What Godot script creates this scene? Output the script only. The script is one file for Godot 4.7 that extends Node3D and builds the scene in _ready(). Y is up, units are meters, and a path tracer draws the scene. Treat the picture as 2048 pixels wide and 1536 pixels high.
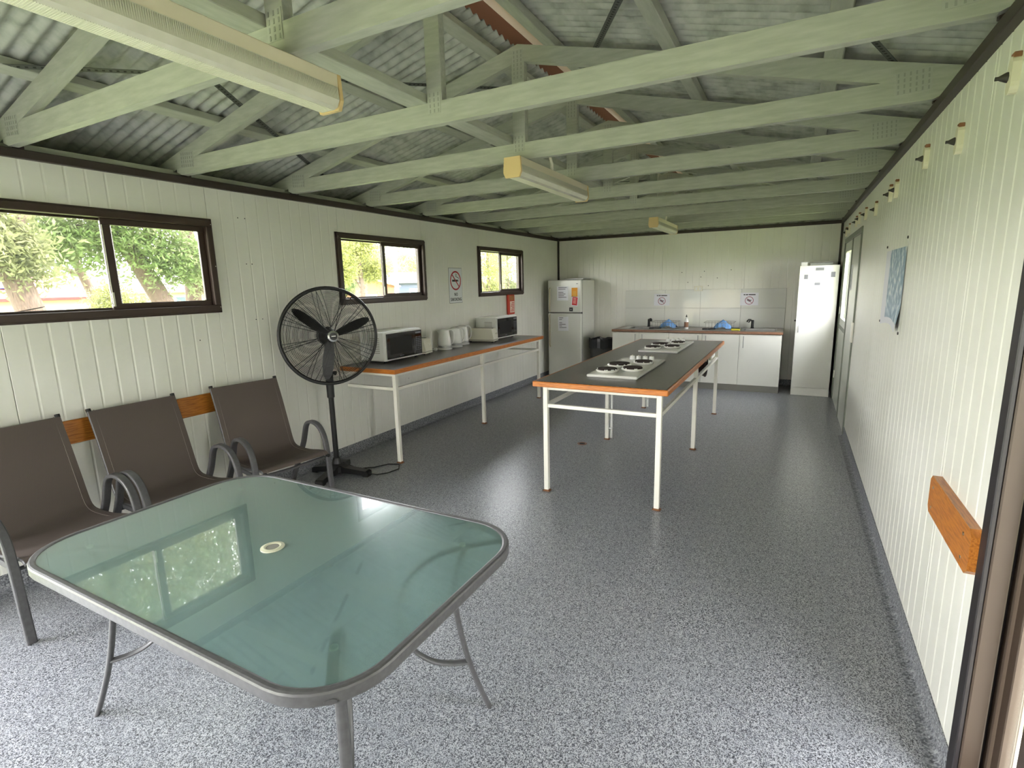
extends Node3D
# A camp kitchen in a long demountable building, looking down its length towards the sinks.
# x runs from the window wall (0) to the door wall (W), z from the back wall (0) towards the camera, y is up.

const W := 4.411          # clear width between the side walls
const H := 2.4            # wall height
const ZF := 11.3          # front wall
const CHORD := 2.45       # underside of the trusses
const GROUND := -0.6      # lawn level outside
const SLOPE := 0.25
const RIDGE := 3.14       # top of the trusses at the ridge
const TOP := 0.91         # laminate bench tops

var M := {}
var taken := {}
var rng := RandomNumberGenerator.new()


# ------------------------------------------------------------------ mesh builder
class MB:
	var v := PackedVector3Array()
	var n := PackedVector3Array()
	var uv := PackedVector2Array()

	func tri(a: Vector3, b: Vector3, c: Vector3, na: Vector3, nb: Vector3, nc: Vector3, ua := Vector2.ZERO, ub := Vector2.ZERO, uc := Vector2.ZERO) -> void:
		if (b - a).cross(c - a).dot(na + nb + nc) > 0.0:
			v.append_array([a, c, b]); n.append_array([na, nc, nb]); uv.append_array([ua, uc, ub])
		else:
			v.append_array([a, b, c]); n.append_array([na, nb, nc]); uv.append_array([ua, ub, uc])

	func quad(a: Vector3, b: Vector3, c: Vector3, d: Vector3, m: Vector3) -> void:
		tri(a, b, c, m, m, m, Vector2(0, 1), Vector2(1, 1), Vector2(1, 0))
		tri(a, c, d, m, m, m, Vector2(0, 1), Vector2(1, 0), Vector2(0, 0))

	func quad4(a: Vector3, b: Vector3, c: Vector3, d: Vector3, na: Vector3, nb: Vector3, nc: Vector3, nd: Vector3) -> void:
		tri(a, b, c, na, nb, nc)
		tri(a, c, d, na, nc, nd)

	# box between two corners, edges chamfered by bev, moved by t
	func box(lo: Vector3, hi: Vector3, bev := 0.0, t := Transform3D.IDENTITY) -> MB:
		var c := (lo + hi) / 2.0
		var h := (hi - lo).abs() / 2.0
		var b := minf(bev, minf(h.x, minf(h.y, h.z)) * 0.9)
		var e := [Vector3.RIGHT, Vector3.UP, Vector3.BACK]
		for i in 3:
			var j := (i + 1) % 3
			var k := (i + 2) % 3
			for s in [-1.0, 1.0]:
				var p := []
				for q in [[-1, -1], [1, -1], [1, 1], [-1, 1]]:
					p.append(t * (c + e[i] * s * h[i] + e[j] * q[0] * (h[j] - b) + e[k] * q[1] * (h[k] - b)))
				quad(p[0], p[1], p[2], p[3], t.basis * (e[i] * s))
				if b > 0.0:
					for r in [-1.0, 1.0]:
						var f1: Vector3 = c + e[i] * s * h[i] + e[j] * r * (h[j] - b)
						var f2: Vector3 = c + e[i] * s * (h[i] - b) + e[j] * r * h[j]
						var d: Vector3 = e[k] * (h[k] - b)
						quad(t * (f1 - d), t * (f1 + d), t * (f2 + d), t * (f2 - d), (t.basis * (e[i] * s + e[j] * r)).normalized())
		if b > 0.0:
			for x in [-1.0, 1.0]:
				for y in [-1.0, 1.0]:
					for z in [-1.0, 1.0]:
						var g := Vector3(x * h.x, y * h.y, z * h.z)
						var m: Vector3 = (t.basis * Vector3(x, y, z)).normalized()
						tri(t * (c + g - Vector3(0, y * b, z * b)), t * (c + g - Vector3(x * b, 0, z * b)), t * (c + g - Vector3(x * b, y * b, 0)), m, m, m)
		return self

	# straight timber or bar from a to b; w across (along `side`), h in the third direction
	func beam(a: Vector3, b: Vector3, w: float, h: float, side := Vector3.BACK, bev := 0.003) -> MB:
		var x := (b - a).normalized()
		var z := (side - x * side.dot(x)).normalized()
		var y := z.cross(x)
		var l := (b - a).length() / 2.0
		return box(Vector3(-l, -h / 2, -w / 2), Vector3(l, h / 2, w / 2), bev, Transform3D(Basis(x, y, z), (a + b) / 2.0))

	# tube of oval section swept along points
	func tube(pts: Array, ru: float, rv := -1.0, sides := 8, ref := Vector3.UP, closed := false) -> MB:
		if rv < 0.0:
			rv = ru
		var cnt := pts.size()
		var us := []
		var vs := []
		var u := Vector3.ZERO
		for i in cnt:
			var p0: Vector3 = pts[(i - 1 + cnt) % cnt] if closed or i > 0 else pts[i]
			var p1: Vector3 = pts[(i + 1) % cnt] if closed or i < cnt - 1 else pts[i]
			var d := (p1 - p0).normalized()
			if i == 0:
				u = ref
				if absf(u.dot(d)) > 0.95:
					u = Vector3.RIGHT if absf(d.x) < 0.9 else Vector3.UP
			u = (u - d * u.dot(d)).normalized()
			us.append(u); vs.append(d.cross(u).normalized())
		var rows := cnt if closed else cnt - 1
		for i in rows:
			var k := (i + 1) % cnt
			for s in sides:
				var a0 := TAU * s / sides
				var a1 := TAU * (s + 1) / sides
				var pa: Vector3 = us[i] * cos(a0) * ru + vs[i] * sin(a0) * rv
				var pb: Vector3 = us[i] * cos(a1) * ru + vs[i] * sin(a1) * rv
				var pc: Vector3 = us[k] * cos(a1) * ru + vs[k] * sin(a1) * rv
				var pd: Vector3 = us[k] * cos(a0) * ru + vs[k] * sin(a0) * rv
				var na: Vector3 = (us[i] * cos(a0) / ru + vs[i] * sin(a0) / rv).normalized()
				var nb: Vector3 = (us[i] * cos(a1) / ru + vs[i] * sin(a1) / rv).normalized()
				var nc: Vector3 = (us[k] * cos(a1) / ru + vs[k] * sin(a1) / rv).normalized()
				var nd: Vector3 = (us[k] * cos(a0) / ru + vs[k] * sin(a0) / rv).normalized()
				quad4(pts[i] + pa, pts[i] + pb, pts[k] + pc, pts[k] + pd, na, nb, nc, nd)
		if not closed:
			for e in [0, cnt - 1]:
				var m: Vector3 = (pts[0] - pts[1]).normalized() if e == 0 else (pts[cnt - 1] - pts[cnt - 2]).normalized()
				for s in sides:
					var a0 := TAU * s / sides
					var a1 := TAU * (s + 1) / sides
					tri(pts[e], pts[e] + us[e] * cos(a0) * ru + vs[e] * sin(a0) * rv, pts[e] + us[e] * cos(a1) * ru + vs[e] * sin(a1) * rv, m, m, m)
		return self

	# crisp-edged section (x along ref, y across) swept along points
	func sweep(pts: Array, sec: Array, ref: Vector3, closed := false) -> MB:
		var cnt := pts.size()
		var us := []
		var vs := []
		for i in cnt:
			var p0: Vector3 = pts[(i - 1 + cnt) % cnt] if closed or i > 0 else pts[i]
			var p1: Vector3 = pts[(i + 1) % cnt] if closed or i < cnt - 1 else pts[i]
			var d := (p1 - p0).normalized()
			var u := (ref - d * ref.dot(d)).normalized()
			us.append(u); vs.append(d.cross(u).normalized())
		for i in (cnt if closed else cnt - 1):
			var k := (i + 1) % cnt
			for j in sec.size():
				var a: Vector2 = sec[j]
				var b: Vector2 = sec[(j + 1) % sec.size()]
				var m := Vector2(b.y - a.y, a.x - b.x).normalized()
				if m.dot(a + b) < 0.0:
					m = -m
				var ni: Vector3 = us[i] * m.x + vs[i] * m.y
				var nk: Vector3 = us[k] * m.x + vs[k] * m.y
				quad4(pts[i] + us[i] * a.x + vs[i] * a.y, pts[i] + us[i] * b.x + vs[i] * b.y, pts[k] + us[k] * b.x + vs[k] * b.y, pts[k] + us[k] * a.x + vs[k] * a.y, ni, ni, nk, nk)
		if not closed:
			for e in [0, cnt - 1]:
				var m: Vector3 = (pts[0] - pts[1]).normalized() if e == 0 else (pts[cnt - 1] - pts[cnt - 2]).normalized()
				for j in sec.size():
					var a: Vector2 = sec[j]
					var b: Vector2 = sec[(j + 1) % sec.size()]
					tri(pts[e], pts[e] + us[e] * a.x + vs[e] * a.y, pts[e] + us[e] * b.x + vs[e] * b.y, m, m, m)
		return self

	# rounded rectangle for sweep()
	static func flat_section(hx: float, hy: float, rad: float) -> Array:
		var out := []
		for c in [[1, 1, 0.0], [-1, 1, PI / 2], [-1, -1, PI], [1, -1, 1.5 * PI]]:
			for k in 3:
				var a: float = c[2] + PI / 4 * k
				out.append(Vector2(c[0] * (hx - rad) + cos(a) * rad, c[1] * (hy - rad) + sin(a) * rad))
		return out

	# profile of (radius, height) turned about the y axis
	func lathe(prof: Array, segs := 24, t := Transform3D.IDENTITY) -> MB:
		for i in prof.size() - 1:
			var p: Vector2 = prof[i]
			var q: Vector2 = prof[i + 1]
			var d := q - p
			if d.length() < 1e-6:
				continue
			var m := Vector2(d.y, -d.x).normalized()
			for s in segs:
				var a0 := TAU * s / segs
				var a1 := TAU * (s + 1) / segs
				var c0 := Vector3(cos(a0), 0, sin(a0))
				var c1 := Vector3(cos(a1), 0, sin(a1))
				var n0: Vector3 = t.basis * (c0 * m.x + Vector3.UP * m.y)
				var n1: Vector3 = t.basis * (c1 * m.x + Vector3.UP * m.y)
				quad4(t * (c0 * p.x + Vector3.UP * p.y), t * (c1 * p.x + Vector3.UP * p.y), t * (c1 * q.x + Vector3.UP * q.y), t * (c0 * q.x + Vector3.UP * q.y), n0, n1, n1, n0)
		return self

	# polygon in the xy plane pushed from z0 to z1
	func prism(poly: PackedVector2Array, z0: float, z1: float, t := Transform3D.IDENTITY) -> MB:
		var idx := Geometry2D.triangulate_polygon(poly)
		for i in range(0, idx.size(), 3):
			for z in [z0, z1]:
				var m: Vector3 = t.basis * (Vector3.BACK if z == maxf(z0, z1) else Vector3.FORWARD)
				var p := []
				for k in 3:
					var q := poly[idx[i + k]]
					p.append(t * Vector3(q.x, q.y, z))
				tri(p[0], p[1], p[2], m, m, m)
		var turn := -1.0 if Geometry2D.is_polygon_clockwise(poly) else 1.0
		for i in poly.size():
			var a := poly[i]
			var b := poly[(i + 1) % poly.size()]
			var d := b - a
			var m: Vector3 = (t.basis * Vector3(d.y * turn, -d.x * turn, 0)).normalized()
			quad(t * Vector3(a.x, a.y, z0), t * Vector3(b.x, b.y, z0), t * Vector3(b.x, b.y, z1), t * Vector3(a.x, a.y, z1), m)
		return self

	func mesh() -> ArrayMesh:
		var a := []
		a.resize(Mesh.ARRAY_MAX)
		a[Mesh.ARRAY_VERTEX] = v
		a[Mesh.ARRAY_NORMAL] = n
		a[Mesh.ARRAY_TEX_UV] = uv
		var m := ArrayMesh.new()
		m.add_surface_from_arrays(Mesh.PRIMITIVE_TRIANGLES, a)
		return m


# ------------------------------------------------------------------ scene helpers
func numbered(called: String) -> String:
	var k: int = taken.get(called, 0)
	taken[called] = k + 1
	return called if k == 0 else "%s_%03d" % [called, k]


func add_mesh(m: Mesh, called: String, mat: Material, parent: Node3D = self) -> MeshInstance3D:
	var o := MeshInstance3D.new()
	o.mesh = m
	o.material_override = mat
	if parent == self:
		o.name = numbered(called)
		add_child(o)
	else:
		o.name = called
		parent.add_child(o, true)
	return o


func part(mb: MB, called: String, mat: Material, parent: Node3D = self) -> MeshInstance3D:
	return add_mesh(mb.mesh(), called, mat, parent)


func tag(o: Node3D, label: String, category: String, group := "") -> Node3D:
	o.set_meta("label", label)
	o.set_meta("category", category)
	if group:
		o.set_meta("group", group)
	return o


func thing(called: String, label: String, category: String, at := Vector3.ZERO, turn := 0.0, group := "") -> Node3D:
	var o := Node3D.new()
	o.name = numbered(called)
	add_child(o)
	o.position = at
	o.rotation.y = turn
	tag(o, label, category, group)
	return o


func copy(src: Node3D, at: Vector3, turn: float, label: String) -> Node3D:
	var base := src.name.rstrip("0123456789").rstrip("_")
	var o: Node3D = src.duplicate()
	o.name = numbered(base)
	add_child(o)
	o.position = at
	o.rotation.y = turn
	o.set_meta("label", label)
	return o


func shell(called: String) -> Node3D:
	var o := Node3D.new()
	o.name = called
	add_child(o)
	o.set_meta("kind", "structure")
	return o


func structure(mb: MB, called: String, mat: Material) -> MeshInstance3D:
	var o := part(mb, called, mat)
	o.set_meta("kind", "structure")
	return o


# ------------------------------------------------------------------ materials
func rgb8(r: int, g: int, b: int) -> Color:
	return Color(r / 255.0, g / 255.0, b / 255.0)


func mat(called: String, c: Color, rough := 0.6, metal := 0.0, spec := 0.5) -> StandardMaterial3D:
	var m := StandardMaterial3D.new()
	m.resource_name = called
	m.albedo_color = c
	m.roughness = rough
	m.metallic = metal
	m.metallic_specular = spec
	M[called] = m
	return m


func noise_texture(seed_: int, freq: float, ramp: Array, size := 512, octaves := 4, type := FastNoiseLite.TYPE_SIMPLEX_SMOOTH) -> ImageTexture:
	var f := FastNoiseLite.new()
	f.seed = seed_
	f.noise_type = type
	f.frequency = freq
	f.fractal_octaves = octaves
	if octaves <= 1:
		f.fractal_type = FastNoiseLite.FRACTAL_NONE
	if type == FastNoiseLite.TYPE_CELLULAR:
		f.cellular_return_type = FastNoiseLite.RETURN_CELL_VALUE
		f.cellular_jitter = 1.0
	var grey := f.get_seamless_image(size, size)
	grey.convert(Image.FORMAT_L8)
	var g := Gradient.new()
	g.offsets = PackedFloat32Array(ramp.map(func(r): return r[0]))
	g.colors = PackedColorArray(ramp.map(func(r): return r[1]))
	var lut := PackedByteArray()
	for i in 256:
		var c := g.sample(i / 255.0)
		lut.append_array([c.r8, c.g8, c.b8])
	var data := grey.get_data()
	var px := PackedByteArray()
	px.resize(size * size * 3)
	for i in size * size:
		var k := data[i] * 3
		px[i * 3] = lut[k]
		px[i * 3 + 1] = lut[k + 1]
		px[i * 3 + 2] = lut[k + 2]
	return ImageTexture.create_from_image(Image.create_from_data(size, size, false, Image.FORMAT_RGB8, px))


func textured(m: StandardMaterial3D, tex: Texture2D, scale: Vector3, world := true) -> StandardMaterial3D:
	m.albedo_color = Color.WHITE
	m.albedo_texture = tex
	m.uv1_triplanar = true
	m.uv1_world_triplanar = world
	m.uv1_scale = scale
	return m


func relief(m: StandardMaterial3D, tex: Texture2D, depth_cm: float) -> void:
	m.heightmap_enabled = true
	m.heightmap_texture = tex
	m.heightmap_scale = depth_cm


func make_materials() -> void:
	var grey_noise := noise_texture(5, 0.02, [[0.0, Color(0.3, 0.3, 0.3)], [1.0, Color(0.7, 0.7, 0.7)]], 512, 4)
	# painted sandwich panel, slightly dirty
	textured(mat("panel", Color.WHITE, 0.3, 0, 0.5), noise_texture(11, 0.004, [[0.2, rgb8(226, 225, 215)], [0.8, rgb8(234, 233, 225)]], 512, 3), Vector3(0.35, 0.35, 0.35))
	# vinyl chip floor
	var chip_ramp := [[0.0, rgb8(46, 48, 53)], [0.24, rgb8(70, 72, 78)], [0.36, rgb8(116, 118, 125)], [0.55, rgb8(146, 148, 154)], [0.78, rgb8(171, 172, 177)], [1.0, rgb8(192, 192, 195)]]
	var chips := noise_texture(21, 0.24, chip_ramp, 1024, 1, FastNoiseLite.TYPE_CELLULAR)
	textured(mat("vinyl", Color.WHITE, 0.3, 0, 0.5), chips, Vector3(1.35, 1.35, 1.35))
	relief(M.vinyl, noise_texture(22, 0.05, [[0.0, Color.BLACK], [1.0, Color.WHITE]], 512, 2), 0.02)
	var cove := textured(mat("cove_vinyl", Color.WHITE, 0.5), noise_texture(23, 0.16, [[0.0, rgb8(72, 74, 79)], [0.4, rgb8(118, 120, 125)], [0.8, rgb8(152, 154, 158)], [1.0, rgb8(176, 177, 179)]], 512, 1, FastNoiseLite.TYPE_CELLULAR), Vector3(2.3, 2.3, 2.3))
	cove.metallic_specular = 0.4
	# roof sheet with mould and dust
	textured(mat("roof_sheet", Color.WHITE, 0.75, 0.0, 0.35), noise_texture(31, 0.012, [[0.0, rgb8(118, 120, 112)], [0.33, rgb8(160, 163, 153)], [0.5, rgb8(180, 183, 174)], [0.75, rgb8(190, 192, 184)], [1.0, rgb8(168, 170, 158)]], 1024, 5), Vector3(0.6, 0.6, 0.6))
	# painted truss timber: greyish green paint with brush grain
	textured(mat("paint", Color.WHITE, 0.55, 0, 0.4), noise_texture(41, 0.02, [[0.15, rgb8(166, 169, 155)], [0.5, rgb8(173, 176, 162)], [0.85, rgb8(180, 183, 170)]], 512, 4), Vector3(0.5, 3.0, 3.0))
	relief(M.paint, grey_noise, 0.03)
	textured(mat("paint_along", Color.WHITE, 0.55, 0, 0.4), noise_texture(42, 0.02, [[0.15, rgb8(166, 169, 155)], [0.5, rgb8(173, 176, 162)], [0.85, rgb8(180, 183, 170)]], 512, 4), Vector3(3.0, 3.0, 0.5))
	mat("plate", rgb8(173, 176, 164), 0.5, 0.1)
	mat("plate_tooth", rgb8(152, 155, 144), 0.6)
	mat("strap", rgb8(92, 94, 92), 0.55, 0.5)
	mat("strap_hole", rgb8(38, 38, 38), 0.8)
	mat("trim", rgb8(52, 42, 38), 0.5)
	mat("black_trim", rgb8(30, 26, 28), 0.45)
	mat("brown_frame", rgb8(62, 48, 42), 0.42, 0.1)
	mat("tan_frame", rgb8(66, 54, 44), 0.45, 0.1)
	mat("grey_frame", rgb8(120, 124, 112), 0.45, 0.2)
	mat("door_skin", rgb8(198, 200, 190), 0.3)
	mat("rust_flashing", rgb8(120, 78, 56), 0.8)
	mat("peach_flashing", rgb8(226, 202, 176), 0.6)
	mat("white_steel", rgb8(236, 233, 222), 0.35)
	mat("rust", rgb8(134, 92, 62), 0.85)
	# window and door glass
	var glass := mat("glass", Color(0.9, 0.97, 0.94, 0.04), 0.02)
	glass.transparency = BaseMaterial3D.TRANSPARENCY_ALPHA
	# laminate and its timber lipping
	textured(mat("laminate", Color.WHITE, 0.28, 0, 0.5), noise_texture(51, 0.03, [[0.1, rgb8(84, 80, 78)], [0.9, rgb8(98, 94, 91)]], 512, 4), Vector3(2, 2, 2))
	var grain := noise_texture(52, 0.02, [[0.0, rgb8(150, 80, 24)], [0.4, rgb8(190, 110, 40)], [0.7, rgb8(206, 128, 52)], [1.0, rgb8(166, 92, 32)]], 512, 5)
	textured(mat("lipping_x", Color.WHITE, 0.35, 0, 0.5), grain, Vector3(0.8, 12, 12))
	textured(mat("lipping_z", Color.WHITE, 0.35, 0, 0.5), grain, Vector3(12, 12, 0.8))
	textured(mat("rail_wood", Color.WHITE, 0.32, 0, 0.5), noise_texture(53, 0.02, [[0.0, rgb8(140, 80, 28)], [0.45, rgb8(174, 106, 40)], [0.7, rgb8(190, 122, 50)], [1.0, rgb8(152, 88, 32)]], 512, 5), Vector3(9, 9, 0.9))
	textured(mat("worktop", Color.WHITE, 0.35, 0, 0.5), noise_texture(54, 0.03, [[0.1, rgb8(120, 84, 62)], [0.9, rgb8(146, 104, 78)]], 512, 4), Vector3(1.5, 6, 6))
	mat("worktop_grey", rgb8(128, 118, 106), 0.3)
	mat("cabinet_white", rgb8(226, 225, 216), 0.3)
	mat("kick_grey", rgb8(140, 138, 130), 0.5)
	mat("tile", rgb8(218, 218, 211), 0.05)
	mat("grout", rgb8(150, 150, 144), 0.8)
	mat("enamel_white", rgb8(228, 227, 220), 0.22)
	mat("appliance_white", rgb8(235, 235, 232), 0.25)
	mat("cream_plastic", rgb8(228, 224, 208), 0.25)
	mat("fridge", rgb8(212, 212, 204), 0.25)
	mat("fridge_handle", rgb8(178, 168, 142), 0.3)
	mat("gasket", rgb8(70, 70, 68), 0.7)
	mat("black_glass", rgb8(14, 14, 16), 0.06)
	mat("black_plastic", rgb8(24, 24, 26), 0.4)
	mat("dark_gap", rgb8(30, 30, 30), 0.8)
	mat("fan_black", rgb8(20, 20, 22), 0.38)
	mat("chrome", rgb8(205, 205, 205), 0.16, 1.0)
	mat("steel", rgb8(180, 180, 178), 0.28, 1.0)
	mat("iron_plate", rgb8(44, 28, 24), 0.7)
	mat("bag_black", rgb8(26, 28, 32), 0.3)
	mat("paper", rgb8(226, 226, 232), 0.7)
	mat("paper_orange", rgb8(232, 160, 44), 0.6)
	mat("paper_red", rgb8(204, 52, 60), 0.6)
	mat("paper_yellow", rgb8(226, 190, 90), 0.6)
	mat("sign_white", rgb8(222, 224, 226), 0.4)
	mat("sign_edge", rgb8(118, 122, 118), 0.5)
	mat("sign_red", rgb8(170, 24, 40), 0.5)
	mat("print_red", rgb8(150, 70, 90), 0.6)
	mat("print_black", rgb8(22, 22, 24), 0.6)
	mat("print_grey", rgb8(120, 120, 128), 0.7)
	mat("print_pale", rgb8(240, 214, 200), 0.6)
	mat("fire_red", rgb8(208, 64, 44), 0.4)
	mat("rubber", rgb8(20, 20, 20), 0.6)
	# outdoor furniture
	textured(mat("chair_frame", Color.WHITE, 0.38, 0.15, 0.5), noise_texture(61, 0.05, [[0.1, rgb8(82, 81, 83)], [0.9, rgb8(94, 93, 95)]], 256, 3), Vector3(3, 3, 3))
	var weave := Image.create(64, 64, false, Image.FORMAT_RGB8)
	for y in 64:
		for x in 64:
			var over := (x / 4 + y / 4) % 2 == 0
			weave.set_pixel(x, y, rgb8(104, 92, 86) if over else rgb8(76, 68, 65))
	var sling := mat("sling", Color.WHITE, 0.6, 0, 0.4)
	textured(sling, ImageTexture.create_from_image(weave), Vector3(22, 22, 22), false)
	mat("seam", rgb8(112, 102, 96), 0.7)
	var table_glass := mat("table_glass", Color(0.66, 0.79, 0.775, 0.2), 0.18)
	table_glass.refraction_enabled = true
	table_glass.refraction_scale = 0.05
	table_glass.clearcoat_enabled = true
	table_glass.clearcoat = 1.0
	table_glass.clearcoat_roughness = 0.02
	mat("grommet", rgb8(204, 203, 178), 0.4)
	mat("light_cream", rgb8(226, 216, 192), 0.4)
	mat("light_cap", rgb8(222, 194, 140), 0.45)
	textured(mat("diffuser", Color.WHITE, 0.3, 0, 0.5), noise_texture(62, 0.03, [[0.1, rgb8(206, 204, 184)], [0.9, rgb8(222, 219, 202)]], 256, 3), Vector3(1, 1, 1))
	mat("diffuser_rib", rgb8(208, 206, 188), 0.3)
	mat("peg", rgb8(58, 54, 50), 0.6)
	mat("cream_pad", rgb8(226, 220, 198), 0.4)
	mat("sponge_yellow", rgb8(206, 196, 60), 0.9)
	textured(mat("blue_cloth", Color.WHITE, 0.9), noise_texture(63, 0.05, [[0.2, rgb8(64, 124, 196)], [0.6, rgb8(118, 166, 220)], [0.9, rgb8(190, 210, 232)]], 256, 3), Vector3(6, 6, 6))
	var clear := mat("clear_plastic", Color(0.95, 0.97, 0.97, 0.25), 0.1)
	clear.transparency = BaseMaterial3D.TRANSPARENCY_ALPHA
	textured(mat("poster", Color.WHITE, 0.35), noise_texture(64, 0.02, [[0.25, rgb8(96, 130, 158)], [0.5, rgb8(132, 160, 182)], [0.7, rgb8(186, 200, 208)], [0.85, rgb8(214, 220, 220)]], 512, 5), Vector3(1.2, 1.2, 1.2))
	# outdoors
	textured(mat("grass", Color.WHITE, 0.9), noise_texture(71, 0.03, [[0.1, rgb8(92, 104, 58)], [0.6, rgb8(118, 130, 76)], [0.95, rgb8(146, 150, 100)]], 512, 5), Vector3(0.3, 0.3, 0.3))
	textured(mat("bark", Color.WHITE, 0.9), noise_texture(72, 0.03, [[0.1, rgb8(52, 40, 34)], [0.5, rgb8(80, 63, 53)], [0.9, rgb8(102, 84, 72)]], 512, 5), Vector3(4, 0.9, 4))
	relief(M.bark, grey_noise, 1.5)
	for l in [["leaf_green", rgb8(60, 80, 32)], ["leaf_yellow", rgb8(94, 98, 34)], ["leaf_olive", rgb8(76, 80, 46)], ["leaf_rust", rgb8(100, 76, 54)], ["leaf_pine", rgb8(44, 62, 40)]]:
		var lm := mat(l[0], l[1], 0.7, 0, 0.3)
		lm.backlight_enabled = true
		lm.backlight = Color(0.5, 0.5, 0.4)
	textured(mat("concrete", Color.WHITE, 0.85), noise_texture(73, 0.02, [[0.1, rgb8(150, 147, 138)], [0.9, rgb8(176, 172, 162)]], 512, 4), Vector3(0.5, 0.5, 0.5))
	mat("roof_red", rgb8(118, 36, 40), 0.7)
	mat("roof_grey", rgb8(76, 76, 86), 0.6)
	mat("roof_pale", rgb8(146, 138, 134), 0.7)
	mat("render_cream", rgb8(150, 140, 122), 0.8)
	mat("brick_tan", rgb8(128, 88, 64), 0.9)
	mat("shed_blue", rgb8(60, 68, 84), 0.7)
	mat("solar", rgb8(48, 56, 92), 0.15)
	mat("window_dark", rgb8(70, 84, 92), 0.1)
	mat("car_white", rgb8(228, 228, 230), 0.2)
	mat("car_red", rgb8(180, 40, 44), 0.2)
	mat("pole_white", rgb8(226, 224, 220), 0.5)


# ------------------------------------------------------------------ the room
# ribbed wall panel lying in the plane x = 0, between z0 and z1, y0 and y1; its face looks along +x
func panel_mesh(z0: float, z1: float, y0: float, y1: float) -> ArrayMesh:
	var mb := MB.new()
	var pitch := 1.27 / 12.0
	var gap := 0.0012
	var prof := [Vector2(z0 + gap, -0.05), Vector2(z0 + gap, -0.002), Vector2(z0 + gap + 0.002, 0.0)]
	var k := ceili((z0 + 0.02 - 0.225) / pitch)
	while 0.225 + k * pitch < z1 - 0.02:
		var c := 0.225 + k * pitch
		if c > z0 + 0.02:
			prof.append_array([Vector2(c - 0.009, 0.0), Vector2(c - 0.002, -0.0018), Vector2(c + 0.002, -0.0018), Vector2(c + 0.009, 0.0)])
		k += 1
	prof.append_array([Vector2(z1 - gap - 0.002, 0.0), Vector2(z1 - gap, -0.002), Vector2(z1 - gap, -0.05)])
	for i in prof.size():
		var a: Vector2 = prof[i]
		var b: Vector2 = prof[(i + 1) % prof.size()]
		if (b - a).length() < 1e-5:
			continue
		var m := Vector3(b.x - a.x, 0, -(b.y - a.y)).normalized()
		mb.quad(Vector3(a.y, y0, a.x), Vector3(b.y, y0, b.x), Vector3(b.y, y1, b.x), Vector3(a.y, y1, a.x), m)
	for y in [y0, y1]:
		mb.quad(Vector3(-0.05, y, z0 + gap), Vector3(-0.002, y, z0 + gap), Vector3(-0.002, y, z1 - gap), Vector3(-0.05, y, z1 - gap), Vector3.UP * (1.0 if y == y1 else -1.0))
	return mb.mesh()


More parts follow.
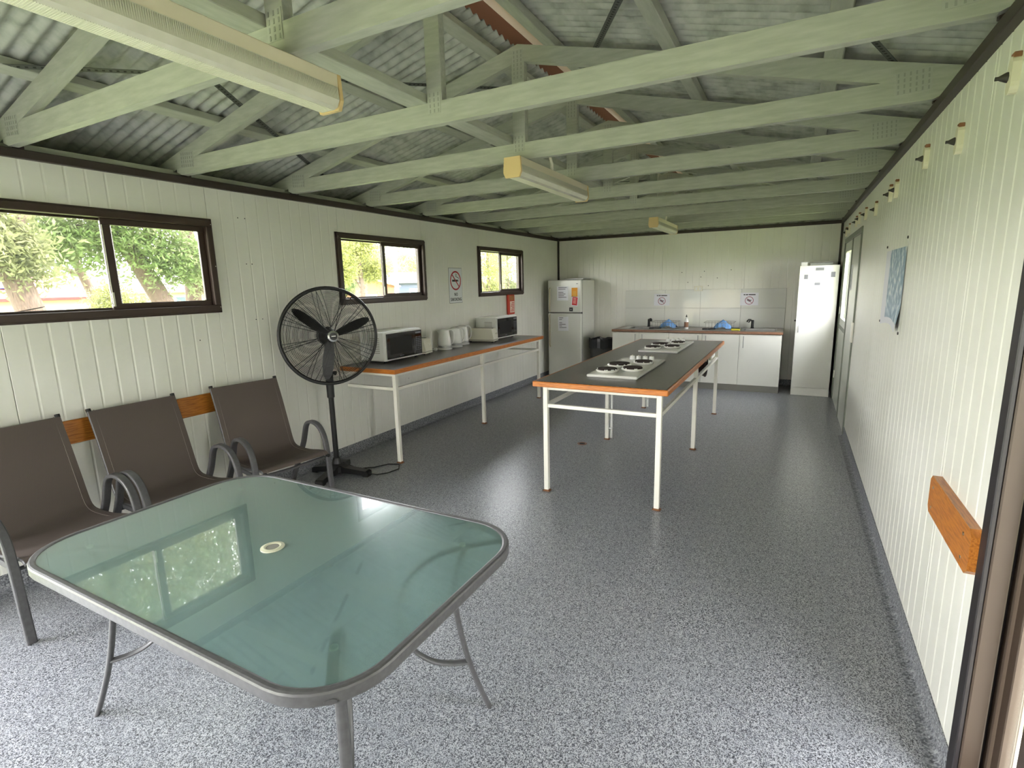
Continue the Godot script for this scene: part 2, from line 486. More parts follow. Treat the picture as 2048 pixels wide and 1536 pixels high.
func build_walls() -> void:
	# window wall: panels on a 1.27 m module; the windows take whole modules
	var left := shell("wall_left")
	var joints := [0.0, 0.225, 1.495, 2.765, 4.035, 5.305, 6.575, 7.845, 8.6, 11.05, ZF]
	for i in joints.size() - 1:
		var holes: bool = absf(joints[i] - 1.495) < 0.01 or absf(joints[i] - 4.035) < 0.01 or absf(joints[i] - 6.575) < 0.01
		if absf(joints[i] - 8.6) < 0.01:
			add_mesh(panel_mesh(joints[i], joints[i + 1], 2.1, H), "wall_panel", M.panel, left)
		elif holes:
			add_mesh(panel_mesh(joints[i], joints[i + 1], 0, 1.53), "wall_panel", M.panel, left)
			add_mesh(panel_mesh(joints[i], joints[i + 1], 2.14, H), "wall_panel", M.panel, left)
		else:
			add_mesh(panel_mesh(joints[i], joints[i + 1], 0, H), "wall_panel", M.panel, left)
	part(MB.new().box(Vector3(-0.075, -0.1, -0.075), Vector3(-0.0505, 1.5, 8.6)), "outer_skin", M.panel, left)
	part(MB.new().box(Vector3(-0.075, 2.17, -0.075), Vector3(-0.0505, CHORD + 0.02, ZF + 0.075)), "outer_skin", M.panel, left)
	for z in [[-0.075, 1.47], [2.79, 4.01], [5.33, 6.55], [7.87, 8.6]]:
		part(MB.new().box(Vector3(-0.075, 1.5, z[0]), Vector3(-0.0505, 2.17, z[1])), "outer_skin", M.panel, left)
	part(MB.new().box(Vector3(-0.075, -0.1, 11.05), Vector3(-0.0505, 2.17, ZF + 0.075)), "outer_skin", M.panel, left)

	# old screw holes
	for q in [[2.209, 6.33], [2.209, 6.27], [1.86, 6.3], [1.86, 6.25], [1.42, 6.27], [1.42, 6.21], [1.3, 6.75], [0.62, 4.4]]:
		part(MB.new().box(Vector3(-0.001, q[0] - 0.004, q[1] - 0.004), Vector3(0.0006, q[0] + 0.004, q[1] + 0.004)), "screw_hole", M.peg, left)

	# door wall
	var right := shell("wall_right")
	var rj := [0.0, 0.24, 1.47, 2.74, 4.01, 5.285, 6.565, 7.14]
	for i in rj.size() - 1:
		var over_door: bool = i < 3 and i > 0
		if i == 1:
			var low := add_mesh(panel_mesh(0.24, 0.685, 0.0, 2.14), "wall_panel", M.panel, right)
			low.rotation.y = PI
			low.position = Vector3(W, 0, 0.24 + 0.685)
			part(MB.new().box(Vector3(W + 0.0505, -0.1, -0.075), Vector3(W + 0.075, 2.12, 0.7)), "outer_skin", M.panel, right)
		var o := add_mesh(panel_mesh(rj[i], rj[i + 1], 2.14 if over_door else 0.0, H), "wall_panel", M.panel, right)
		o.rotation.y = PI
		o.position = Vector3(W, 0, rj[i] + rj[i + 1])
	part(MB.new().box(Vector3(W, 2.12, 7.14), Vector3(W + 0.05, H, 7.6)), "head_panel", M.panel, right)
	part(MB.new().box(Vector3(W, -0.1, 7.6), Vector3(W + 0.05, H, ZF)), "wall_panel", M.panel, right)
	part(MB.new().box(Vector3(W + 0.0505, -0.1, 2.74), Vector3(W + 0.075, CHORD + 0.02, 7.14)), "outer_skin", M.panel, right)
	part(MB.new().box(Vector3(W + 0.0505, 2.12, -0.075), Vector3(W + 0.075, CHORD + 0.02, 2.74)), "outer_skin", M.panel, right)
	part(MB.new().box(Vector3(W + 0.0505, 2.12, 7.14), Vector3(W + 0.075, CHORD + 0.02, 7.6)), "outer_skin", M.panel, right)
	part(MB.new().box(Vector3(W + 0.0505, -0.1, 7.6), Vector3(W + 0.075, CHORD + 0.02, ZF + 0.075)), "outer_skin", M.panel, right)

	# back wall: the same panels turned to face the room, and the gable above
	var back := shell("wall_back")
	var bj := [0.0, 0.61, 1.88, 3.15, W]
	for i in bj.size() - 1:
		var o := add_mesh(panel_mesh(bj[i], bj[i + 1], 0, H), "wall_panel", M.panel, back)
		o.transform = Transform3D(Basis(Vector3(0, 0, 1), Vector3(0, 1, 0), Vector3(-1, 0, 0)), Vector3(bj[i] + bj[i + 1], 0, 0))
	part(MB.new().box(Vector3(-0.075, -0.1, -0.075), Vector3(W + 0.075, H, -0.0505)), "outer_skin", M.panel, back)
	var gable := PackedVector2Array([Vector2(-0.075, H), Vector2(W + 0.075, H), Vector2(W + 0.075, 2.36), Vector2(W + 0.39, 2.36), Vector2(W + 0.39, roof_y(W + 0.39) + 0.055), Vector2(W / 2, RIDGE + 0.055), Vector2(-0.39, roof_y(-0.39) + 0.055), Vector2(-0.39, 2.36), Vector2(-0.075, 2.36)])
	part(MB.new().prism(gable, -0.07, -0.02), "gable", M.roof_sheet, back)

	for q in [[2.2, 1.78], [2.55, 1.79], [2.5, 1.7], [2.3, 1.62], [2.75, 1.68], [2.62, 1.56], [2.95, 1.8]]:
		part(MB.new().box(Vector3(q[0] - 0.006, q[1] - 0.006, -0.001), Vector3(q[0] + 0.006, q[1] + 0.006, 0.0006)), "screw_hole", M.peg, back)
	# front wall behind the camera, with two windows
	var front := shell("wall_front")
	for b in [[0.0, 0.2, 0.0, H], [0.2, 2.2, 2.1, H], [2.2, 2.75, 0.0, H], [2.75, 3.65, 0.0, 1.25], [2.75, 3.65, 2.1, H], [3.65, 3.75, 0.0, H], [3.75, W, 0.0, H]]:
		part(MB.new().box(Vector3(b[0], b[2] - (0.1 if b[2] == 0.0 else 0.0), ZF), Vector3(b[1], b[3], ZF + 0.075)), "wall_panel", M.panel, front)
	part(MB.new().prism(gable, ZF + 0.01, ZF + 0.07), "gable", M.roof_sheet, front)

	# floor with coved skirting
	structure(MB.new().box(Vector3(-0.05, -0.12, -0.05), Vector3(W + 0.05, 0.0, ZF + 0.05)), "floor", M.vinyl)
	for s in [["baseboard_left", Vector3(0.0, 0, 0.0), Vector3(0.0, 0, 8.6), Vector3.RIGHT], ["baseboard_right", Vector3(W, 0, 2.74), Vector3(W, 0, 7.14), Vector3.LEFT], ["baseboard_back", Vector3(0, 0, 0), Vector3(W, 0, 0), Vector3.BACK], ["baseboard_door", Vector3(W, 0, 0.0), Vector3(W, 0, 0.24), Vector3.LEFT]]:
		var mb := MB.new()
		var prof := [Vector2(0.0, 0.1), Vector2(0.004, 0.1)]
		for k in 7:
			var a := PI / 2 * k / 6.0
			prof.append(Vector2(0.004 + 0.03 * (1 - cos(a)), 0.03 * (1 - sin(a)) + 0.0015))
		prof.append(Vector2(0.05, 0.0))
		for i in prof.size() - 1:
			var p: Vector2 = prof[i]
			var q: Vector2 = prof[i + 1]
			var o3: Vector3 = s[3]
			var d := q - p
			var m: Vector3 = (o3 * -d.y + Vector3.UP * d.x).normalized()
			mb.quad(s[1] + o3 * p.x + Vector3.UP * p.y, s[2] + o3 * p.x + Vector3.UP * p.y, s[2] + o3 * q.x + Vector3.UP * q.y, s[1] + o3 * q.x + Vector3.UP * q.y, m)
		structure(mb, s[0], M.cove_vinyl)

	# dark angle trims round the tops and down the corners
	var t := 0
	for b in [[Vector3(-0.05, H, 0), Vector3(0.035, CHORD - 0.002, ZF)], [Vector3(W - 0.035, H, 0), Vector3(W + 0.05, CHORD - 0.002, ZF)], [Vector3(0.035, H, -0.05), Vector3(W - 0.035, CHORD - 0.004, 0.035)],
			[Vector3(0, 0.1, 0), Vector3(0.03, H, 0.03)], [Vector3(W - 0.03, 0.1, 0), Vector3(W, H, 0.03)], [Vector3(W - 0.012, 0.0, 7.135), Vector3(W + 0.002, H, 7.195)], [Vector3(0.035, H, ZF - 0.035), Vector3(W - 0.035, CHORD - 0.004, ZF + 0.05)]]:
		t += 1
		structure(MB.new().box(b[0], b[1], 0.003), "trim_%d" % t, M.trim if t < 6 else M.black_trim)


func sliding_window(n: int, z0: float, z1: float, y0: float, y1: float, x: float, near_sash_inside: bool) -> void:
	var w := shell("window_%d" % n)
	var f := 0.045
	var fx := x + 0.03
	# outer frame standing proud of the wall, with a deep reveal
	for b in [[z0, z1, y1 - f, y1], [z0, z1, y0, y0 + f], [z0, z0 + f, y0 + f, y1 - f], [z1 - f, z1, y0 + f, y1 - f]]:
		part(MB.new().box(Vector3(x - 0.085, b[2], b[0]), Vector3(fx, b[3], b[1]), 0.004), "frame", M.brown_frame, w)
	for b in [[z0, z1, y1 - 0.014, y1 + 0.012], [z0, z1, y0 - 0.012, y0 + 0.014]]:
		part(MB.new().box(Vector3(x, b[2], b[0] - 0.012), Vector3(x + 0.012, b[3], b[1] + 0.012), 0.003), "flange", M.brown_frame, w)
	for b in [[z0 - 0.012, z0 + 0.014], [z1 - 0.014, z1 + 0.012]]:
		part(MB.new().box(Vector3(x, y0 - 0.012, b[0]), Vector3(x + 0.012, y1 + 0.012, b[1]), 0.003), "flange", M.brown_frame, w)
	var zm := (z0 + z1) / 2.0
	# two sliding sashes on separate tracks
	var k := 0
	for s in [[z0 + f, zm + 0.035, -0.045 if near_sash_inside else -0.02], [zm - 0.035, z1 - f, -0.02 if near_sash_inside else -0.045]]:
		var sash := Node3D.new()
		sash.name = "sash"
		w.add_child(sash, true)
		var sx: float = x + s[2]
		var mb := MB.new()
		var e := 0.055 if k == 0 else 0.02    # the far sash slides and has a heavy frame; the near pane is fixed
		for b in [[s[0], s[1], y1 - f - e * 0.7, y1 - f], [s[0], s[1], y0 + f, y0 + f + e * 0.7], [s[0], s[0] + e * 0.8, y0 + f + e * 0.7, y1 - f - e * 0.7], [s[1] - e, s[1], y0 + f + e * 0.7, y1 - f - e * 0.7]]:
			mb.box(Vector3(sx - 0.011, b[2], b[0]), Vector3(sx + 0.011, b[3], b[1]), 0.003)
		part(mb, "sash_frame", M.brown_frame, sash)
		part(MB.new().box(Vector3(sx - 0.002, y0 + f + 0.02, s[0] + 0.02), Vector3(sx + 0.002, y1 - f - 0.02, s[1] - 0.02)), "pane", M.glass, sash)
		k += 1
	part(MB.new().box(Vector3(x - 0.009, y0 + f + 0.03, zm + 0.028), Vector3(x - 0.006, y1 - f - 0.04, zm + 0.032), 0.001), "latch_bar", M.cream_plastic, w)
	part(MB.new().box(Vector3(x - 0.009, y0 + f + 0.02, zm + 0.02), Vector3(x - 0.002, y0 + f + 0.11, zm + 0.034), 0.002), "latch", M.cream_plastic, w)
	var screws := MB.new()
	for p in [[z0 + 0.01, y0 + 0.03], [z0 + 0.01, y1 - 0.03], [z0 + 0.01, (y0 + y1) / 2], [z1 - 0.01, y0 + 0.03], [z1 - 0.01, y1 - 0.03]]:
		screws.box(Vector3(fx - 0.001, p[1] - 0.003, p[0] - 0.003), Vector3(fx + 0.0015, p[1] + 0.003, p[0] + 0.003), 0.001)
	part(screws, "screw_heads", M.cream_plastic, w)


func front_window(n: int, x0: float, x1: float, y0: float) -> void:
	var w := shell("window_%d" % n)
	var y1 := 2.1
	var xm := (x0 + x1) / 2
	for b in [[x0, x1, y1 - 0.05, y1], [x0, x1, y0, y0 + 0.05], [x0, x0 + 0.05, y0 + 0.05, y1 - 0.05], [x1 - 0.05, x1, y0 + 0.05, y1 - 0.05], [xm - 0.035, xm + 0.035, y0 + 0.05, y1 - 0.05]]:
		part(MB.new().box(Vector3(b[0], b[2], ZF - 0.02), Vector3(b[1], b[3], ZF + 0.085), 0.004), "frame", M.brown_frame, w)
	for b in [[x0 + 0.05, xm - 0.035], [xm + 0.035, x1 - 0.05]]:
		part(MB.new().box(Vector3(b[0], y0 + 0.05, ZF + 0.03), Vector3(b[1], y1 - 0.05, ZF + 0.034)), "pane", M.glass, w)


func build_openings() -> void:
	sliding_window(1, 6.567, 7.91, 1.506, 2.166, 0.0, false)
	sliding_window(2, 4.0, 5.345, 1.506, 2.166, 0.0, false)
	sliding_window(3, 1.465, 2.8, 1.506, 2.166, 0.0, false)
	front_window(4, 0.2, 2.2, 0.0)
	front_window(5, 2.75, 3.65, 1.25)
	# glazed sliding doors in the window wall beside the camera
	var gd := shell("door_3")
	for b in [[8.6, 11.05, 2.05, 2.1], [8.6, 8.65, 0.0, 2.05], [11.0, 11.05, 0.0, 2.05], [9.79, 9.86, 0.0, 2.05], [8.65, 11.0, -0.02, 0.03]]:
		part(MB.new().box(Vector3(-0.085, b[2], b[0]), Vector3(0.02, b[3], b[1]), 0.004), "frame", M.brown_frame, gd)
	for b in [[8.65, 9.79], [9.86, 11.0]]:
		part(MB.new().box(Vector3(-0.045, 0.03, b[0]), Vector3(-0.041, 2.05, b[1])), "pane", M.glass, gd)
	# back door: fixed solid leaf and a half glazed leaf in a grey aluminium frame
	var d := shell("door_1")
	var fr := MB.new()
	for b in [[0.72, 2.72, 2.08, 2.14], [2.69, 2.735, 0.0, 2.08], [1.79, 1.87, 0.0, 2.08], [0.68, 0.75, 0.0, 2.14]]:
		fr.box(Vector3(W - 0.012, b[2], b[0]), Vector3(W + 0.06, b[3], b[1]), 0.004)
	part(fr, "frame", M.grey_frame, d)
	part(MB.new().box(Vector3(W - 0.004, 0.005, 1.875), Vector3(W + 0.036, 2.075, 2.685), 0.003), "solid_leaf", M.door_skin, d)
	var leaf := MB.new()
	for b in [[0.755, 1.785, 1.96, 2.075], [0.755, 1.785, 1.02, 1.12], [0.755, 0.87, 1.12, 1.96], [1.69, 1.785, 1.12, 1.96]]:
		leaf.box(Vector3(W, b[2], b[0]), Vector3(W + 0.04, b[3], b[1]), 0.003)
	leaf.box(Vector3(W, 0.005, 0.755), Vector3(W + 0.04, 1.02, 1.785), 0.003)
	part(leaf, "glazed_leaf", M.door_skin, d)
	part(MB.new().box(Vector3(W - 0.004, 0.98, 0.76), Vector3(W, 1.03, 1.785), 0.003), "mid_rail", M.grey_frame, d)
	part(MB.new().box(Vector3(W + 0.018, 1.1, 0.85), Vector3(W + 0.022, 1.98, 1.71)), "pane", M.glass, d)
	for y in [0.3, 1.16]:
		part(MB.new().box(Vector3(W - 0.014, y, 0.77), Vector3(W - 0.001, y + 0.1, 0.81), 0.003), "hinge", M.white_steel, d)
	part(MB.new().box(Vector3(W - 0.02, 0.99, 2.66), Vector3(W - 0.004, 1.19, 2.78), 0.004), "latch_plate", M.white_steel, d)
	# sliding door beside the camera: only its far jamb shows
	var e := shell("door_2")
	var j := MB.new()
	j.box(Vector3(W + 0.002, 0.0, 7.14), Vector3(W + 0.05, 2.12, 7.2), 0.004)
	j.box(Vector3(W + 0.065, 0.0, 7.13), Vector3(W + 0.1, 2.12, 7.19), 0.004)
	j.box(Vector3(W + 0.115, 0.0, 7.13), Vector3(W + 0.125, 2.12, 7.2), 0.002)
	j.box(Vector3(W + 0.002, 2.07, 7.2), Vector3(W + 0.125, 2.12, 7.6), 0.004)
	j.box(Vector3(W + 0.002, 0.0, 7.55), Vector3(W + 0.125, 2.07, 7.6), 0.004)
	part(j, "frame", M.tan_frame, e)
	part(MB.new().box(Vector3(W + 0.045, 0.0, 7.12), Vector3(W + 0.12, 2.07, 7.165)), "track", M.black_trim, e)
	part(MB.new().box(Vector3(W + 0.002, -0.08, 7.2), Vector3(W + 0.125, 0.008, 7.55), 0.003), "sill", M.tan_frame, e)
	var sl := MB.new()
	for b in [[7.21, 7.55, 0.01, 0.08], [7.21, 7.55, 2.0, 2.07], [7.21, 7.26, 0.08, 2.0], [7.5, 7.55, 0.08, 2.0]]:
		sl.box(Vector3(W + 0.07, b[2], b[0]), Vector3(W + 0.1, b[3], b[1]), 0.003)
	part(sl, "sliding_leaf", M.tan_frame, e)
	part(MB.new().box(Vector3(W + 0.083, 0.07, 7.25), Vector3(W + 0.087, 2.01, 7.51)), "pane", M.glass, e)


# ------------------------------------------------------------------ roof
func roof_y(x: float) -> float:
	return RIDGE - SLOPE * absf(x - W / 2)


func build_roof() -> void:
	var ceil_ := shell("ceiling")
	# corrugated sheets, each 0.76 m wide, laid on the purlins
	var meshes := []
	for side in [0, 1]:
		var mb := MB.new()
		var xa := -0.45 if side == 0 else W + 0.45
		var xb := W / 2 - 0.08 if side == 0 else W / 2 + 0.16
		var segs := 80
		for i in segs:
			var z0 := 0.78 * i / segs
			var z1 := 0.78 * (i + 1) / segs
			var h0 := 0.0105 * sin(TAU * z0 / 0.076)
			var h1 := 0.0105 * sin(TAU * z1 / 0.076)
			var g0 := cos(TAU * z0 / 0.076) * 0.0105 * TAU / 0.076
			var g1 := cos(TAU * z1 / 0.076) * 0.0105 * TAU / 0.076
			for lay in [0.0, 0.004]:
				var ya: float = roof_y(xa) + 0.06 + lay
				var yb: float = roof_y(xb) + 0.06 + lay
				var up := 1.0 if lay > 0 else -1.0
				var slx := SLOPE if side == 0 else -SLOPE
				var n0 := Vector3(-slx, 1, -g0).normalized() * up
				var n1 := Vector3(-slx, 1, -g1).normalized() * up
				mb.quad4(Vector3(xa, ya + h0, z0), Vector3(xb, yb + h0, z0), Vector3(xb, yb + h1, z1), Vector3(xa, ya + h1, z1), n0, n0, n1, n1)
		meshes.append(mb.mesh())
	for side in [0, 1]:
		for k in 16:
			var o := add_mesh(meshes[side], "roof_sheet", M.roof_sheet, ceil_)
			o.position = Vector3(0, 0.0006 * (k % 2), -0.3 + 0.76 * k)
	# ridge: rusty left flashing, pale capping right of it, lapped every few metres
	var y := RIDGE + 0.055
	for k in 7:
		var za := -0.3 + 1.72 * k
		var zb := za + 1.72
		part(MB.new().beam(Vector3(W / 2 - 0.15, roof_y(W / 2 - 0.15) + 0.078, (za + zb) / 2), Vector3(W / 2 - 0.03, RIDGE + 0.105, (za + zb) / 2), zb - za + 0.02 * (k % 2), 0.003, Vector3.BACK, 0.0), "ridge_flashing", M.rust_flashing, ceil_)
		part(MB.new().beam(Vector3(W / 2 - 0.03, RIDGE + 0.107, (za + zb) / 2), Vector3(W / 2 + 0.27, roof_y(W / 2 + 0.27) + 0.083, (za + zb) / 2), zb - za + 0.02 * (k % 2), 0.003, Vector3.BACK, 0.0), "ridge_capping", M.peach_flashing, ceil_)
	# boards closing the eaves between trim and sheets
	for x in [-0.4, W + 0.4]:
		part(MB.new().box(Vector3(x - 0.012, 2.36, -0.3), Vector3(x + 0.012, roof_y(x) + 0.076, ZF + 0.3), 0.002), "eave_board", M.paint_along, ceil_)
		var px_ := -0.075 if x < 0 else W + 0.075
		part(MB.new().box(Vector3(px_ - 0.03, CHORD - 0.004, -0.05), Vector3(px_ + 0.03, CHORD + 0.045, ZF + 0.05), 0.003), "wall_plate", M.paint_along, ceil_)
		var inner := -0.076 if x < 0 else W + 0.076
		part(MB.new().box(Vector3(minf(x, inner), 2.36, -0.3), Vector3(maxf(x, inner), 2.37, ZF + 0.3)), "soffit", M.paint_along, ceil_)

	# trusses
	var ordinal := ["first", "second", "third", "fourth", "fifth", "sixth", "seventh", "eighth", "ninth", "tenth", "eleventh", "twelfth"]
	var proto: Node3D = null
	for i in 12:
		var z := 0.255 + 0.925 * i
		var label := "pale green-grey painted timber roof truss, %s from the back wall" % ordinal[i]
		if proto:
			copy(proto, Vector3(0, CHORD, z), 0.0, label)
			continue
		proto = thing("roof_truss", label, "roof truss", Vector3(0, CHORD, z), 0.0, "roof trusses")
		var ch := 0.105
		var th := 0.045
		part(MB.new().prism(PackedVector2Array([Vector2(0.0, 0.02), Vector2(0.05, 0), Vector2(W - 0.05, 0), Vector2(W, 0.02), Vector2(W, ch * 0.45), Vector2(W - 0.24, ch), Vector2(0.24, ch), Vector2(0.0, ch * 0.45)]), -th / 2, th / 2), "bottom_chord", M.paint, proto)
		var c := RIDGE - CHORD
		var v := 0.098
		for s in [-1.0, 1.0]:
			var e := W / 2 + 0.34
			part(MB.new().prism(PackedVector2Array([Vector2(W / 2, c), Vector2(W / 2 + s * e, c - SLOPE * e), Vector2(W / 2 + s * e, c - SLOPE * e - v), Vector2(W / 2, c - v)]), -th / 2 - 0.0005, th / 2 + 0.0005), "top_chord", M.paint, proto)
		part(MB.new().box(Vector3(W / 2 - 0.045, ch, -th / 2), Vector3(W / 2 + 0.045, c - v + 0.015, th / 2), 0.002), "king_post", M.paint, proto)
		# pressed nail plates
		for pl in [[Vector2(0.13, 0.09), 0.14, 0.1, -0.02], [Vector2(W - 0.13, 0.09), 0.14, 0.1, 0.02], [Vector2(W / 2, 0.1), 0.075, 0.1, 0.0], [Vector2(W / 2, c - 0.12), 0.075, 0.17, 0.0]]:
			var mb := MB.new()
			var tf := Transform3D(Basis(Vector3.BACK, pl[3] * 3.0), Vector3(pl[0].x, pl[0].y, th / 2 + 0.001))
			mb.box(Vector3(-pl[1] / 2, -pl[2] / 2, 0), Vector3(pl[1] / 2, pl[2] / 2, 0.0014), 0.0, tf)
			var plate := part(mb, "nail_plate", M.plate, proto)
			mb = MB.new()
			var nx := roundi(pl[1] / 0.025)
			var ny := roundi(pl[2] / 0.025)
			for ix in nx:
				for iy in ny:
					var px: float = -pl[1] / 2 + (ix + 0.5) * pl[1] / nx
					var py: float = -pl[2] / 2 + (iy + 0.5) * pl[2] / ny
					mb.box(Vector3(px - 0.0035, py - 0.008, 0.0014), Vector3(px + 0.0035, py + 0.008, 0.0026), 0.0, tf)
			part(mb, "teeth", M.plate_tooth, plate)
		# dark packers at the heels
		for x in [-0.0, W]:
			part(MB.new().box(Vector3(x - 0.04, -0.004, -0.05), Vector3(x + 0.04, 0.05, -0.024), 0.002), "packer", M.trim, proto)

	# purlins under the sheets
	for p in [[0.47, "lowest on the slope over the window wall"], [1.25, "halfway up the slope over the window wall"], [2.02, "beside the ridge over the window wall side"], [2.43, "beside the ridge over the door wall side"], [3.16, "halfway up the slope over the door wall"], [3.95, "lowest on the slope over the door wall"]]:
		var x: float = p[0]
		var d := 1.0 if x < W / 2 else -1.0
		var a := Vector3(x, roof_y(x) + 0.024, 0)
		var mb := MB.new()
		var slope_dir := Vector3(1, SLOPE * d, 0).normalized()
		var tf := Transform3D(Basis(slope_dir, Vector3(-SLOPE * d, 1, 0).normalized(), Vector3.BACK), Vector3(x, roof_y(x) + 0.0235, 0))
		mb.box(Vector3(-0.042, -0.0225, -0.2), Vector3(0.042, 0.0225, ZF + 0.2), 0.003, tf)
		tag(part(mb, "roof_purlin", M.paint_along), "long grey timber purlin under the roof sheets, " + p[1], "purlin", "roof purlins")
	tag(part(MB.new().box(Vector3(W / 2 - 0.17, CHORD + 0.106, 0.2), Vector3(W / 2 - 0.05, CHORD + 0.151, ZF - 0.1), 0.003), "ceiling_binder", M.paint_along), "long flat grey timber binder lying on the truss bottom chords beside the king posts", "timber binder")
	# perforated steel straps bracing the slopes
	var straps := [[Vector2(0.1, 8.5), Vector2(2.0, 5.2), "over the first window"], [Vector2(1.9, 9.0), Vector2(0.05, 5.4), "running down between the first two windows"], [Vector2(3.45, 7.2), Vector2(2.5, 5.4), "climbing to the ridge"], [Vector2(3.6, 7.2), Vector2(4.35, 5.45), "running down to the door wall eave"], [Vector2(0.3, 4.2), Vector2(2.0, 1.0), "over the far window"]]
	for s in straps:
		var st := thing("brace_strap", "dark perforated bracing strap under the roof, " + s[2], "bracing strap", Vector3.ZERO, 0.0, "bracing straps")
		var drop: float = 0.004 * (int(taken["brace_strap"]) % 2)
		var a := Vector3(s[0].x, roof_y(s[0].x) + 0.006 - drop, s[0].y)
		var b := Vector3(s[1].x, roof_y(s[1].x) + 0.006 - drop, s[1].y)
		var sl := 1.0 if a.x < W / 2 else -1.0
		var nrm := Vector3(-SLOPE * sl, 1, 0).normalized()
		var side := nrm.cross((b - a).normalized())
		part(MB.new().beam(a, b, 0.034, 0.002, side, 0.0), "band", M.strap, st)
		var holes := MB.new()
		var cnt := int((b - a).length() / 0.03)
		for i in cnt:
			var q := a.lerp(b, (i + 0.5) / cnt)
			holes.beam(q - (b - a).normalized() * 0.006, q + (b - a).normalized() * 0.006, 0.012, 0.0028, side, 0.0)
		part(holes, "holes", M.strap_hole, st)


# ------------------------------------------------------------------ lights (all switched off)
func build_lights() -> void:
	for l in [[8.08, "long cream fluorescent batten with ribbed diffuser hanging under the trusses near the first window"], [5.325, "cream fluorescent batten hanging in the middle of the room above the cooktop table"], [1.5, "cream fluorescent batten hanging near the back wall above the sinks"]]:
		var half := 0.62
		var t := thing("fluorescent_light", l[1], "light fitting", Vector3(W / 2 + 0.01, 2.325, l[0]), 0.0, "fluorescent lights")
		part(MB.new().box(Vector3(-0.055, 0.072, -half), Vector3(0.055, 0.124, half), 0.004), "housing", M.light_cream, t)
		var dif := PackedVector2Array([Vector2(-0.058, 0.076), Vector2(-0.062, 0.03), Vector2(-0.05, 0.006), Vector2(-0.03, 0.0), Vector2(0.03, 0.0), Vector2(0.05, 0.006), Vector2(0.062, 0.03), Vector2(0.058, 0.076)])
		part(MB.new().prism(dif, -half + 0.012, half - 0.012), "diffuser", M.diffuser, t)
		# prismatic ribs across the diffuser
		var ribs := MB.new()
		for k in 200:
			var z := -half + 0.02 + k * (2 * half - 0.04) / 199.0
			ribs.box(Vector3(-0.03, -0.0012, z - 0.0012), Vector3(0.03, 0.0, z + 0.0012))
			for s in [-1.0, 1.0]:
				ribs.box(Vector3(s * 0.0605 - 0.0015, 0.03, z - 0.0012), Vector3(s * 0.0605 + 0.0015, 0.072, z + 0.0012))
		var r := part(ribs, "prism_ribs", M.diffuser_rib, t)
		r.set_meta("kind", "stuff")
		for s in [-1.0, 1.0]:
			part(MB.new().prism(PackedVector2Array([Vector2(-0.057, 0.122), Vector2(-0.064, 0.03), Vector2(-0.05, -0.003), Vector2(0.05, -0.003), Vector2(0.064, 0.03), Vector2(0.057, 0.122)]), s * half - 0.008, s * half + 0.008), "end_cap", M.light_cap, t)
		part(MB.new().tube([Vector3(0.03, 0.122, 0.06), Vector3(0.045, 0.17, 0.1), Vector3(0.05, 0.23, 0.16), Vector3(0.02, 0.26, 0.24)], 0.011, -1, 8), "conduit", M.cream_plastic, t)


